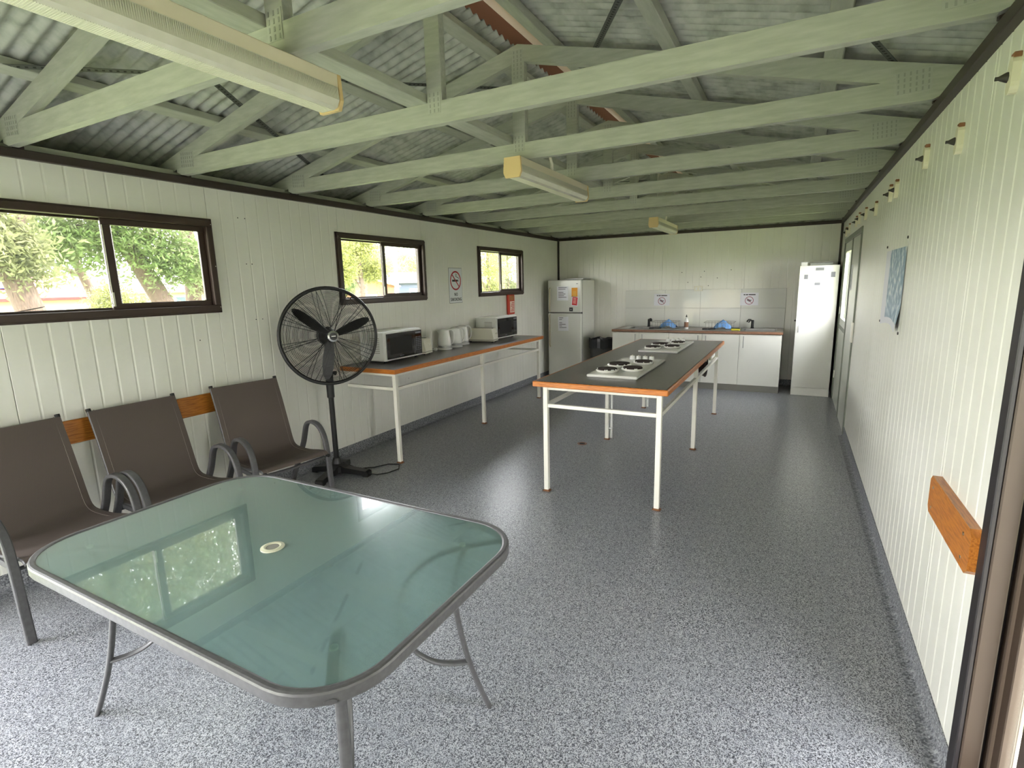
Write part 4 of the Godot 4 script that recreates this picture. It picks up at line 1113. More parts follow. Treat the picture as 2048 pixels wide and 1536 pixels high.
func build_kitchen() -> void:
	var zf := 0.70
	var seams := [kx(50), kx(370), kx(710), kx(1070), kx(1450), kx(1855)]
	var units := [[0, 2, "white two door kitchen cabinet at the bin end of the sink bench"], [2, 4, "white two door kitchen cabinet in the middle of the sink bench"], [4, 5, "white single door kitchen cabinet at the cupboard end of the sink bench"]]
	var handle_right := [true, false, true, false, false]
	for u in units:
		var xa: float = seams[u[0]]
		var xb: float = seams[u[1]]
		var t := thing("kitchen_cabinet", u[2], "cabinet", Vector3(0, 0, 0), 0, "white cabinets under the sinks")
		var body := MB.new()
		for q in [[xa + 0.001, xa + 0.017, 0.1, 0.858, 0.03], [xb - 0.017, xb - 0.001, 0.1, 0.858, 0.03], [xa + 0.017, xb - 0.017, 0.1, 0.116, 0.03]]:
			body.box(Vector3(q[0], q[2], q[4]), Vector3(q[1], q[3], zf - 0.003), 0.001)
		body.box(Vector3(xa + 0.017, 0.116, 0.03), Vector3(xb - 0.017, 0.858, 0.04))
		part(body, "body", M.cabinet_white, t)
		part(MB.new().box(Vector3(xa + 0.001, 0.0, 0.1), Vector3(xb - 0.001, 0.1, zf - 0.03), 0.001), "kickboard", M.kick_grey, t)
		for k in range(u[0], u[1]):
			var da: float = seams[k] + 0.002
			var db: float = seams[k + 1] - 0.002
			var door := part(MB.new().box(Vector3(da, 0.105, zf), Vector3(db, 0.852, zf + 0.018), 0.002), "door", M.cabinet_white, t)
			var hx := db - 0.055 if handle_right[k] else da + 0.055
			var hm := MB.new().tube([Vector3(hx, 0.66, zf + 0.048), Vector3(hx, 0.83, zf + 0.048)], 0.006, -1, 10)
			for y in [0.68, 0.81]:
				hm.tube([Vector3(hx, y, zf + 0.018), Vector3(hx, y, zf + 0.048)], 0.004, -1, 8)
			part(hm, "handle", M.steel, door)
	# worktop with openings is one continuous slab; the sinks sit on it
	var w := thing("worktop", "brown edged laminate worktop over the white sink cabinets", "worktop", Vector3.ZERO)
	var slab := MB.new()
	for q in [[1.255, 3.75, 0.02, 0.2], [1.255, 3.75, 0.58, 0.712], [1.255, kx(215), 0.2, 0.58], [kx(500), kx(1475), 0.2, 0.58], [kx(1785), 3.75, 0.2, 0.58]]:
		slab.box(Vector3(q[0], 0.86, q[2]), Vector3(q[1], 0.894, q[3]))
	part(slab, "slab", M.worktop_grey, w)
	part(MB.new().box(Vector3(1.253, 0.859, 0.712), Vector3(3.752, 0.895, 0.735), 0.004), "front_edge", M.worktop, w)
	# splashback: eight large tiles
	var s := thing("tiled_splashback", "glossy white tiled splashback behind the sinks", "splashback", Vector3(0, 0, 0))
	part(MB.new().box(Vector3(1.272, 0.895, 0.001), Vector3(3.75, 1.502, 0.006)), "grout", M.grout, s)
	var tx := [1.272, kx(548), kx(960), kx(1405), 3.75]
	for i in 4:
		for j in 2:
			var y0 := 0.897 if j == 0 else 1.205
			var y1 := 1.202 if j == 0 else 1.5
			part(MB.new().box(Vector3(tx[i] + 0.0015, y0, 0.006), Vector3(tx[i + 1] - 0.0015, y1, 0.013), 0.001), "tile", M.tile, s)
	# prohibition notices on the tiles
	for q in [[kx(510), "white notice with red prohibition ring over the sink near the bin"], [kx(1490), "white notice with red prohibition ring over the sink near the tall cupboard"]]:
		var n := thing("sink_notice", q[1], "notice", Vector3(q[0], 1.335, 0.0135))
		part(MB.new().box(Vector3(-0.13, -0.09, 0), Vector3(0.13, 0.105, 0.0008)), "sheet", M.paper, n)
		var tf := Transform3D(Basis.IDENTITY, Vector3(0, -0.015, 0.0008))
		no_circle(n, tf, 0.062, 0.008, M.print_red)
		var blob := PackedVector2Array()
		for k in 14:
			var a := TAU * k / 14.0
			blob.append(Vector2(cos(a) * (0.03 + 0.012 * sin(3 * a)), sin(a) * (0.022 + 0.01 * cos(2 * a + 1))))
		part(MB.new().prism(blob, 0, 0.0006, tf), "pictogram", M.print_grey, n)
		var bars := MB.new()
		for b in [[-0.085, -0.06], [-0.053, -0.02], [-0.012, 0.085]]:
			bars.box(Vector3(b[0], 0.068, 0.0008), Vector3(b[1], 0.082, 0.0013))
		part(bars, "lettering", M.print_black, n)
	# sinks
	for q in [[kx(120), kx(215), kx(500), kx(815), "stainless sink with drainer on the worktop near the bin"], [kx(1800), kx(1785), kx(1475), kx(1070), "stainless sink with drainer on the worktop near the tall cupboard"]]:
		var a := minf(q[0], q[3])
		var b := maxf(q[0], q[3])
		var t := thing("kitchen_sink", q[4], "sink", Vector3(0, 0.894, 0), 0, "stainless sinks")
		var ba := minf(q[1], q[2])
		var bb := maxf(q[1], q[2])
		var rim := MB.new()
		rim.box(Vector3(a, 0, 0.12), Vector3(b, 0.006, 0.2), 0.002)
		rim.box(Vector3(a, 0, 0.58), Vector3(b, 0.006, 0.62), 0.002)
		rim.box(Vector3(a, 0, 0.2), Vector3(ba, 0.006, 0.58), 0.002)
		rim.box(Vector3(bb, 0, 0.2), Vector3(b, 0.006, 0.58), 0.002)
		part(rim, "deck", M.steel, t)
		var bowl := MB.new()
		bowl.box(Vector3(ba + 0.001, -0.16, 0.201), Vector3(bb - 0.001, -0.157, 0.579))
		for e in [[ba + 0.001, ba + 0.004, 0.201, 0.579], [bb - 0.004, bb - 0.001, 0.201, 0.579], [ba + 0.004, bb - 0.004, 0.201, 0.204], [ba + 0.004, bb - 0.004, 0.576, 0.579]]:
			bowl.box(Vector3(e[0], -0.157, e[2]), Vector3(e[1], 0.005, e[3]))
		var bp := part(bowl, "bowl", M.steel, t)
		part(MB.new().lathe([Vector2(0.04, -0.157), Vector2(0.04, -0.154), Vector2(0.012, -0.155), Vector2(0, -0.155)], 20, Transform3D(Basis.IDENTITY, Vector3((ba + bb) / 2, 0, 0.39))), "waste", M.chrome, bp)
		var dr := MB.new()
		var d0 := bb + 0.03 if (b - bb) > (ba - a) else a + 0.03
		var d1 := b - 0.03 if (b - bb) > (ba - a) else ba - 0.03
		for k in 9:
			dr.box(Vector3(d0, 0.006, 0.24 + k * 0.037), Vector3(d1, 0.009, 0.25 + k * 0.037), 0.002)
		part(dr, "drainer_ribs", M.steel, t)
	for q in [[kx(385), "black mixer tap behind the sink near the bin", 0.5], [kx(1545), "black mixer tap behind the sink near the tall cupboard", -0.4]]:
		var t := thing("mixer_tap", q[1], "tap", Vector3(q[0], 0.9, 0.16), q[2], "mixer taps")
		part(MB.new().lathe([Vector2(0.026, 0), Vector2(0.026, 0.01), Vector2(0.02, 0.016), Vector2(0.02, 0.12), Vector2(0.014, 0.128), Vector2(0, 0.13)], 18), "body", M.black_plastic, t)
		part(MB.new().tube([Vector3(0, 0.1, 0.01), Vector3(0, 0.135, 0.06), Vector3(0, 0.14, 0.12), Vector3(0, 0.125, 0.16), Vector3(0, 0.105, 0.165)], 0.011, -1, 10), "spout", M.black_plastic, t)
		part(MB.new().box(Vector3(-0.01, 0.125, -0.05), Vector3(0.01, 0.14, 0.02), 0.004, Transform3D(Basis(Vector3.RIGHT, 0.6), Vector3(0, 0.0, 0.03))), "lever", M.black_plastic, t)
	# dish racks with blue cloths and dark brushes
	var ri := 0
	for q in [[kx(495), kx(745), "near the bin"], [kx(1085), kx(1355), "near the tall cupboard"]]:
		var xa: float = q[0]
		var xb: float = q[1]
		var t := thing("dish_rack", "pale wire dish rack on the drainer " + q[2], "dish rack", Vector3(0, 0.903, 0), 0, "dish racks")
		var z0 := 0.2
		var z1 := 0.55
		for y in [0.006, 0.105]:
			var g := 0.03 if y > 0.05 else 0.0
			part(MB.new().tube([Vector3(xa - g + 0.02, y, z0), Vector3(xb + g - 0.02, y, z0), Vector3(xb + g, y, z0 + 0.02), Vector3(xb + g, y, z1 - 0.02), Vector3(xb + g - 0.02, y, z1), Vector3(xa - g + 0.02, y, z1), Vector3(xa - g, y, z1 - 0.02), Vector3(xa - g, y, z0 + 0.02)], 0.0035, -1, 6, Vector3.UP, true), "rim_wire", M.kick_grey, t)
		var wires := MB.new()
		for k in 9:
			var x := lerpf(xa, xb, k / 8.0)
			wires.tube([Vector3(x, 0.105, z0), Vector3(x, 0.006, z0), Vector3(x, 0.006, z1), Vector3(x, 0.105, z1)], 0.0018, -1, 4)
		part(wires, "wires", M.kick_grey, t)
		var cl := thing("dish_cloth", "crumpled blue cloth in the dish rack " + q[2], "cloth", Vector3(lerpf(xa, xb, 0.62), 0.912, 0.38), 0, "blue dish cloths")
		var f := FastNoiseLite.new()
		f.seed = 90 + ri
		f.frequency = 7.0
		var mb := MB.new()
		var gp := func(i: int, j: int) -> Vector3:
			var x := (i / 12.0 - 0.5) * 0.25
			var z := (j / 12.0 - 0.5) * 0.24
			var r := Vector2(x / 0.125, z / 0.12).length()
			return Vector3(x, maxf(0.002, 0.135 * pow(maxf(0.0, 1.0 - r * 0.85), 0.8) + 0.03 * f.get_noise_2d(x, z)), z)
		for i in 12:
			for j in 12:
				var pa: Vector3 = gp.call(i, j)
				var pb: Vector3 = gp.call(i + 1, j)
				var pc: Vector3 = gp.call(i + 1, j + 1)
				var pd: Vector3 = gp.call(i, j + 1)
				var m := (pc - pa).cross(pb - pa).normalized()
				m = m if m.y > 0 else -m
				mb.quad(pa, pb, pc, pd, m)
		part(mb, "cloth", M.blue_cloth, cl)
		ri += 1
		var br := thing("dish_brush", "black dish brush lying by the rack " + q[2], "brush", Vector3(xa + 0.03, 0.904, 0.6), 0.1, "dish brushes")
		part(MB.new().tube([Vector3(0.0, 0.01, 0), Vector3(0.12, 0.012, 0.0)], 0.008, -1, 8), "handle", M.black_plastic, br)
		part(MB.new().box(Vector3(-0.07, 0, -0.022), Vector3(0.01, 0.022, 0.022), 0.006), "bristles", M.black_plastic, br)
	var bt := thing("soap_bottle", "white detergent bottle with black cap standing between the sinks", "bottle", Vector3(kx(860), 0.894, 0.42))
	part(MB.new().lathe([Vector2(0, 0), Vector2(0.03, 0), Vector2(0.033, 0.01), Vector2(0.033, 0.12), Vector2(0.025, 0.16), Vector2(0.012, 0.18), Vector2(0.012, 0.19)], 20), "bottle_body", M.appliance_white, bt)
	part(MB.new().lathe([Vector2(0.013, 0.188), Vector2(0.013, 0.205), Vector2(0.006, 0.212), Vector2(0.006, 0.225), Vector2(0, 0.226)], 14), "cap", M.black_plastic, bt)
	part(MB.new().lathe([Vector2(0.0335, 0.03), Vector2(0.0335, 0.11)], 20), "label_print", M.worktop, bt)
	var sp := thing("sponge", "yellow sponge on the worktop beside the sink", "sponge", Vector3(kx(1400), 0.9, 0.6))
	part(MB.new().box(Vector3(-0.06, 0, -0.035), Vector3(0.06, 0.028, 0.035), 0.006), "foam", M.sponge_yellow, sp)
	part(MB.new().box(Vector3(-0.06, 0.028, -0.035), Vector3(0.06, 0.035, 0.035), 0.002), "scourer", M.leaf_pine, sp)

	# fridge
	var f := thing("fridge", "pale upright fridge freezer with notices in the corner by the bench", "fridge", Vector3(0.408, 0, 0))
	part(MB.new().box(Vector3(-0.3, 0.03, 0.04), Vector3(0.305, 1.7, 0.63), 0.008), "cabinet", M.fridge, f)
	part(MB.new().box(Vector3(-0.295, 0.0, 0.08), Vector3(0.3, 0.06, 0.64), 0.004), "plinth", M.gasket, f)
	part(MB.new().box(Vector3(-0.298, 0.06, 0.63), Vector3(0.303, 1.7, 0.642)), "gasket", M.gasket, f)
	for d in [[0.07, 1.148, 0.58, 1.12], [1.162, 1.705, 1.19, 1.57]]:
		var door := part(MB.new().box(Vector3(-0.302, d[0], 0.642), Vector3(0.307, d[1], 0.705), 0.012), "door", M.fridge, f)
		part(MB.new().tube([Vector3(-0.262, d[2], 0.705), Vector3(-0.26, d[2] + 0.01, 0.735), Vector3(-0.25, (d[2] + d[3]) / 2, 0.75), Vector3(-0.26, d[3] - 0.01, 0.735), Vector3(-0.262, d[3], 0.705)], 0.015, 0.012, 10), "handle", M.fridge_handle, door)
	part(MB.new().box(Vector3(0.215, 1.635, 0.705), Vector3(0.25, 1.645, 0.7065)), "badge", M.print_grey, f)
	# notices on the fridge
	for q in [["white printed notice on the freezer door", -0.13, 0.075, 1.365, 1.6, M.paper, 0.0], ["white printed notice on the fridge door", -0.115, 0.075, 0.85, 1.09, M.paper, 0.02], ["orange card on the freezer door", 0.135, 0.24, 1.425, 1.575, M.paper_orange, 0.0], ["red and white card on the freezer door", 0.135, 0.25, 1.27, 1.43, M.paper, -0.1]]:
		var n := thing("fridge_notice", q[0], "notice", Vector3(0.408 + (q[1] + q[2]) / 2, (q[3] + q[4]) / 2, 0.7062))
		n.rotation.z = q[6]
		var hw: float = (q[2] - q[1]) / 2
		var hh: float = (q[4] - q[3]) / 2
		part(MB.new().box(Vector3(-hw, -hh, 0), Vector3(hw, hh, 0.001)), "sheet", q[5], n)
		var ln := MB.new()
		if q[5] == M.paper and hw > 0.07:
			rng.seed = int(q[3] * 100)
			for k in 7:
				if k == 2:
					continue
				ln.box(Vector3(-hw * 0.75, hh * 0.8 - k * hh * 0.23, 0.001), Vector3(-hw * 0.75 + hw * rng.randf_range(0.4, 1.5), hh * 0.8 - k * hh * 0.23 + hh * 0.09, 0.0014))
			part(ln, "lettering", M.print_grey, n)
		elif q[5] == M.paper:
			part(MB.new().box(Vector3(-hw * 0.8, -hh * 0.82, 0.001), Vector3(hw * 0.8, hh * 0.85, 0.0014)), "print", M.paper_red, n)
			for k in 4:
				ln.box(Vector3(-hw * 0.5, hh * 0.5 - k * hh * 0.3, 0.0014), Vector3(hw * 0.4, hh * 0.5 - k * hh * 0.3 + hh * 0.1, 0.0018))
			part(ln, "lettering", M.print_pale, n)
		else:
			for k in 5:
				ln.box(Vector3(-hw * 0.6, hh * 0.1 - k * hh * 0.22, 0.001), Vector3(hw * 0.5, hh * 0.1 - k * hh * 0.22 + hh * 0.09, 0.0014))
			part(ln, "lettering", M.paper_yellow, n)
	var mg := thing("fridge_magnet", "small square black magnet low on the freezer door", "magnet", Vector3(0.533, 1.215, 0.7062))
	part(MB.new().box(Vector3(-0.032, -0.032, 0), Vector3(0.032, 0.032, 0.003), 0.001), "tile", M.print_black, mg)
	part(MB.new().box(Vector3(-0.004, -0.012, 0.003), Vector3(0.004, 0.01, 0.0034)), "print", M.paper, mg)
	var tr := thing("flat_tray", "flat grey tray lying on top of the fridge", "tray", Vector3(0.5, 1.701, 0.3))
	part(MB.new().box(Vector3(-0.15, 0, -0.2), Vector3(0.17, 0.02, 0.2), 0.006), "tray_base", M.kick_grey, tr)
	part(MB.new().box(Vector3(-0.16, 0.018, -0.21), Vector3(0.18, 0.026, 0.21), 0.003), "tray_rim", M.steel, tr)

	# bin with black liner
	var b := thing("rubbish_bin", "grey rubbish bin with black liner between fridge and sink bench", "bin", Vector3(0.975, 0, 0.42))
	part(MB.new().lathe([Vector2(0, 0.001), Vector2(0.16, 0.001), Vector2(0.165, 0.02), Vector2(0.195, 0.68), Vector2(0.2, 0.69), Vector2(0.19, 0.69), Vector2(0.16, 0.05), Vector2(0, 0.04)], 28), "bucket", M.gasket, b)
	var ln2 := MB.new()
	var ring0 := []
	for k in 28:
		var a := TAU * k / 28.0
		ring0.append([Vector3(cos(a), 0, sin(a)), 0.012 * sin(5 * a) + 0.008 * sin(9 * a + 1)])
	for k in 28:
		var p0: Array = ring0[k]
		var p1: Array = ring0[(k + 1) % 28]
		var rows := [[0.208, 0.55], [0.212, 0.66], [0.206, 0.71], [0.19, 0.705], [0.17, 0.5]]
		for r in rows.size() - 1:
			var A: Vector3 = p0[0] * (rows[r][0] + p0[1] * 0.4) + Vector3.UP * (rows[r][1] + p0[1])
			var B: Vector3 = p1[0] * (rows[r][0] + p1[1] * 0.4) + Vector3.UP * (rows[r][1] + p1[1])
			var C: Vector3 = p1[0] * (rows[r + 1][0] + p1[1] * 0.4) + Vector3.UP * (rows[r + 1][1] + p1[1])
			var D: Vector3 = p0[0] * (rows[r + 1][0] + p0[1] * 0.4) + Vector3.UP * (rows[r + 1][1] + p0[1])
			var m := (B - A).cross(D - A).normalized()
			var out: Vector3 = p0[0] if r < 2 else (Vector3.UP if r == 2 else -p0[0])
			ln2.quad(A, B, C, D, m if m.dot(out) > 0 else -m)
	part(ln2, "liner", M.bag_black, b)

	# tall cupboard
	var c := thing("tall_cupboard", "tall white cupboard with four small vents beside the back door", "cupboard", Vector3(4.133, 0, 0))
	part(MB.new().box(Vector3(-0.235, 0.0, 0.04), Vector3(0.235, 1.81, 0.68), 0.002), "carcass", M.cabinet_white, c)
	part(MB.new().box(Vector3(-0.218, 0.002, 0.675), Vector3(0.218, 0.115, 0.69), 0.002), "kickboard", M.cabinet_white, c)
	var door := part(MB.new().box(Vector3(-0.234, 0.12, 0.682), Vector3(0.234, 1.808, 0.702), 0.002), "door", M.cabinet_white, c)
	for q in [[-0.045, 1.742, 0.1, 0.038], [-0.175, 1.63, 0.046, 0.06], [0.14, 1.65, 0.05, 0.07], [-0.045, 1.545, 0.066, 0.036]]:
		var v := MB.new().box(Vector3(q[0], q[1], 0.702), Vector3(q[0] + q[2], q[1] + q[3], 0.705), 0.001)
		part(v, "vent", M.print_grey, door)
	part(MB.new().tube([Vector3(-0.2, 0.9, 0.702), Vector3(-0.2, 0.905, 0.725), Vector3(-0.2, 0.985, 0.725), Vector3(-0.2, 0.99, 0.702)], 0.005, -1, 8), "handle", M.steel, door)
	part(MB.new().lathe([Vector2(0.01, 0), Vector2(0.012, 0.02), Vector2(0, 0.022)], 10, Transform3D(Basis(Vector3.BACK, PI / 2), Vector3(-0.234, 1.06, 0.67))), "side_knob", M.peg, c)
	var bx := thing("small_box", "small white box on top of the tall cupboard", "box", Vector3(3.95, 1.81, 0.55))
	part(MB.new().box(Vector3(-0.04, 0, -0.05), Vector3(0.04, 0.045, 0.05), 0.004), "carton", M.appliance_white, bx)
	part(MB.new().box(Vector3(-0.042, 0.04, -0.052), Vector3(0.042, 0.052, 0.052), 0.003), "lid", M.paper, bx)
	var pc := thing("storage_tray", "shallow clear plastic tray on top of the tall cupboard", "tray", Vector3(4.15, 1.81, 0.45))
	part(MB.new().box(Vector3(-0.13, 0, -0.16), Vector3(0.14, 0.04, 0.16), 0.008), "tub", M.clear_plastic, pc)
	part(MB.new().box(Vector3(-0.14, 0.04, -0.17), Vector3(0.15, 0.05, 0.17), 0.003), "rim", M.kick_grey, pc)


# ------------------------------------------------------------------ pedestal fan
func build_fan() -> void:
	var t := thing("pedestal_fan", "large black pedestal fan in front of the bench end", "fan", Vector3(0.29, 0, 5.83))
	# feet: four low arms with rounded ends
	for a in [-0.2, 1.25, 2.95, 4.25]:
		var d := Vector3(cos(a), 0, sin(a))
		var s := Vector3(-sin(a), 0, cos(a))
		var l := 0.33 if a < 2.0 else 0.25
		var tf := Transform3D(Basis(d, Vector3.UP, s), Vector3.ZERO)
		part(MB.new().prism(PackedVector2Array([Vector2(0.02, 0.02), Vector2(l - 0.06, 0.012), Vector2(l - 0.05, 0.0), Vector2(l, 0.0), Vector2(l, 0.04), Vector2(l - 0.02, 0.052), Vector2(0.1, 0.07), Vector2(0.02, 0.1)]), -0.035, 0.035, tf), "base_arm", M.fan_black, t)
	part(MB.new().lathe([Vector2(0, 0.02), Vector2(0.07, 0.02), Vector2(0.07, 0.07), Vector2(0.045, 0.1), Vector2(0.034, 0.14), Vector2(0.03, 0.15), Vector2(0, 0.15)], 20), "base_hub", M.fan_black, t)
	part(MB.new().tube([Vector3(0, 0.1, 0), Vector3(0, 0.72, 0)], 0.023, -1, 14), "lower_pole", M.fan_black, t)
	part(MB.new().lathe([Vector2(0.024, 0.7), Vector2(0.032, 0.71), Vector2(0.034, 0.98), Vector2(0.03, 1.06), Vector2(0.02, 1.08), Vector2(0, 1.08)], 16), "collar", M.fan_black, t)
	part(MB.new().tube([Vector3(0, 1.05, 0), Vector3(0, 1.2, 0)], 0.018, -1, 12), "upper_pole", M.fan_black, t)
	part(MB.new().lathe([Vector2(0.006, 0), Vector2(0.006, 0.03), Vector2(0.018, 0.032), Vector2(0.018, 0.05), Vector2(0, 0.052)], 12, Transform3D(Basis(Vector3.BACK, -PI / 2), Vector3(0.03, 0.93, 0.0)).rotated_local(Vector3.UP, 0.0)), "clamp_knob", M.fan_black, t)
	# head, its axis towards the room; local +z is forward
	var ax := Vector3(cos(0.47), 0.05, sin(0.47)).normalized()
	var right := Vector3.UP.cross(ax).normalized()
	var hd := Node3D.new()
	hd.name = "fan_head"
	t.add_child(hd)
	hd.transform = Transform3D(Basis(right, ax.cross(right), ax), Vector3(0.05, 1.252, 0.01))
	var R := 0.408
	part(MB.new().lathe([Vector2(0, -0.16), Vector2(0.05, -0.155), Vector2(0.075, -0.12), Vector2(0.08, -0.03), Vector2(0.06, 0.0), Vector2(0, 0.0)], 24, Transform3D(Basis(Vector3.RIGHT, PI / 2), Vector3.ZERO)), "motor", M.fan_black, hd)
	# outer ring
	var rim := []
	for k in 72:
		var a := TAU * k / 72.0
		rim.append(Vector3(cos(a) * R, sin(a) * R, 0.03))
	part(MB.new().tube(rim, 0.01, 0.014, 8, Vector3.BACK, true), "rim", M.fan_black, hd)
	for face in [1.0, -1.0]:
		var wires := MB.new()
		var depth := func(r: float) -> float:
			var u := r / R
			return 0.03 + face * 0.095 * (1.0 - pow(u, 3.0))
		var cnt := 30
		for i in cnt:
			var r := 0.06 + (R - 0.065) * i / float(cnt)
			var ring := []
			for k in 48:
				var a := TAU * k / 48.0
				ring.append(Vector3(cos(a) * r, sin(a) * r, depth.call(r)))
			wires.tube(ring, 0.0015, -1, 4, Vector3.BACK, true)
		part(wires, "front_rings" if face > 0 else "rear_rings", M.fan_black, hd)
		var ribs := MB.new()
		var nr := 12 if face > 0 else 8
		for i in nr:
			for e in [-0.05, 0.05]:
				var pts := []
				for k in 9:
					var r := 0.045 + (R - 0.05) * k / 8.0
					var a: float = TAU * (i + 0.3) / nr + e * (1.0 if r > 0.1 else 0.4)
					pts.append(Vector3(cos(a) * r, sin(a) * r, depth.call(r) + face * 0.002))
				ribs.tube(pts, 0.0026, -1, 5)
		part(ribs, "front_ribs" if face > 0 else "rear_ribs", M.fan_black, hd)
	# blades
	for k in 3:
		var a0 := 0.35 + TAU * k / 3.0
		var bm := MB.new()
		var sections := [[0.05, 0.03], [0.1, 0.042], [0.18, 0.05], [0.26, 0.048], [0.33, 0.036], [0.365, 0.018], [0.375, 0.004]]
		var tfb := Transform3D(Basis(Vector3.BACK, a0), Vector3.ZERO)
		for i in sections.size() - 1:
			var A: Array = sections[i]
			var B: Array = sections[i + 1]
			var tw0: float = 0.75 - A[0] * 0.9
			var tw1: float = 0.75 - B[0] * 0.9
			var a1 := Vector3(A[0], -A[1] * cos(tw0), 0.045 - A[1] * sin(tw0))
			var a2 := Vector3(A[0], A[1] * cos(tw0), 0.045 + A[1] * sin(tw0))
			var b1 := Vector3(B[0], -B[1] * cos(tw1), 0.045 - B[1] * sin(tw1))
			var b2 := Vector3(B[0], B[1] * cos(tw1), 0.045 + B[1] * sin(tw1))
			var m := (a2 - a1).cross(b1 - a1).normalized()
			for s in [1.0, -1.0]:
				var off: Vector3 = m * s * 0.0015
				bm.quad(tfb * (a1 + off), tfb * (a2 + off), tfb * (b2 + off), tfb * (b1 + off), tfb.basis * m * s)
		part(bm, "blade", M.fan_black, hd)
	part(MB.new().lathe([Vector2(0.03, 0.0), Vector2(0.03, 0.075), Vector2(0, 0.08)], 18, Transform3D(Basis(Vector3.RIGHT, PI / 2), Vector3.ZERO)), "blade_hub", M.fan_black, hd)
	part(MB.new().lathe([Vector2(0.0, 0.122), Vector2(0.045, 0.122), Vector2(0.047, 0.13), Vector2(0.034, 0.134), Vector2(0, 0.134)], 28, Transform3D(Basis(Vector3.RIGHT, PI / 2), Vector3.ZERO)), "badge_ring", M.chrome, hd)
	part(MB.new().lathe([Vector2(0.033, 0.1345), Vector2(0.033, 0.136), Vector2(0, 0.137)], 24, Transform3D(Basis(Vector3.RIGHT, PI / 2), Vector3.ZERO)), "badge", M.fan_black, hd)
	part(MB.new().box(Vector3(-0.018, -0.003, 0.1365), Vector3(0.018, 0.004, 0.1378)), "badge_print", M.chrome, hd)
	# cord
	part(MB.new().tube([Vector3(0.04, 0.1, -0.03), Vector3(0.13, 0.02, -0.13), Vector3(0.21, 0.006, -0.25), Vector3(0.27, 0.006, -0.37), Vector3(0.37, 0.006, -0.41), Vector3(0.45, 0.006, -0.31), Vector3(0.43, 0.006, -0.19), Vector3(0.37, 0.006, -0.11), Vector3(0.31, 0.03, -0.05)], 0.005, -1, 8), "cord", M.rubber, t)


# ------------------------------------------------------------------ chairs
func smooth_path(pts: Array, per := 6) -> Array:
	var out := []
	for i in pts.size() - 1:
		var p0: Vector2 = pts[maxi(i - 1, 0)]
		var p1: Vector2 = pts[i]
		var p2: Vector2 = pts[i + 1]
		var p3: Vector2 = pts[mini(i + 2, pts.size() - 1)]
		for k in per:
			out.append(p1.cubic_interpolate(p2, p0, p3, k / float(per)))
	out.append(pts[-1])
	return out


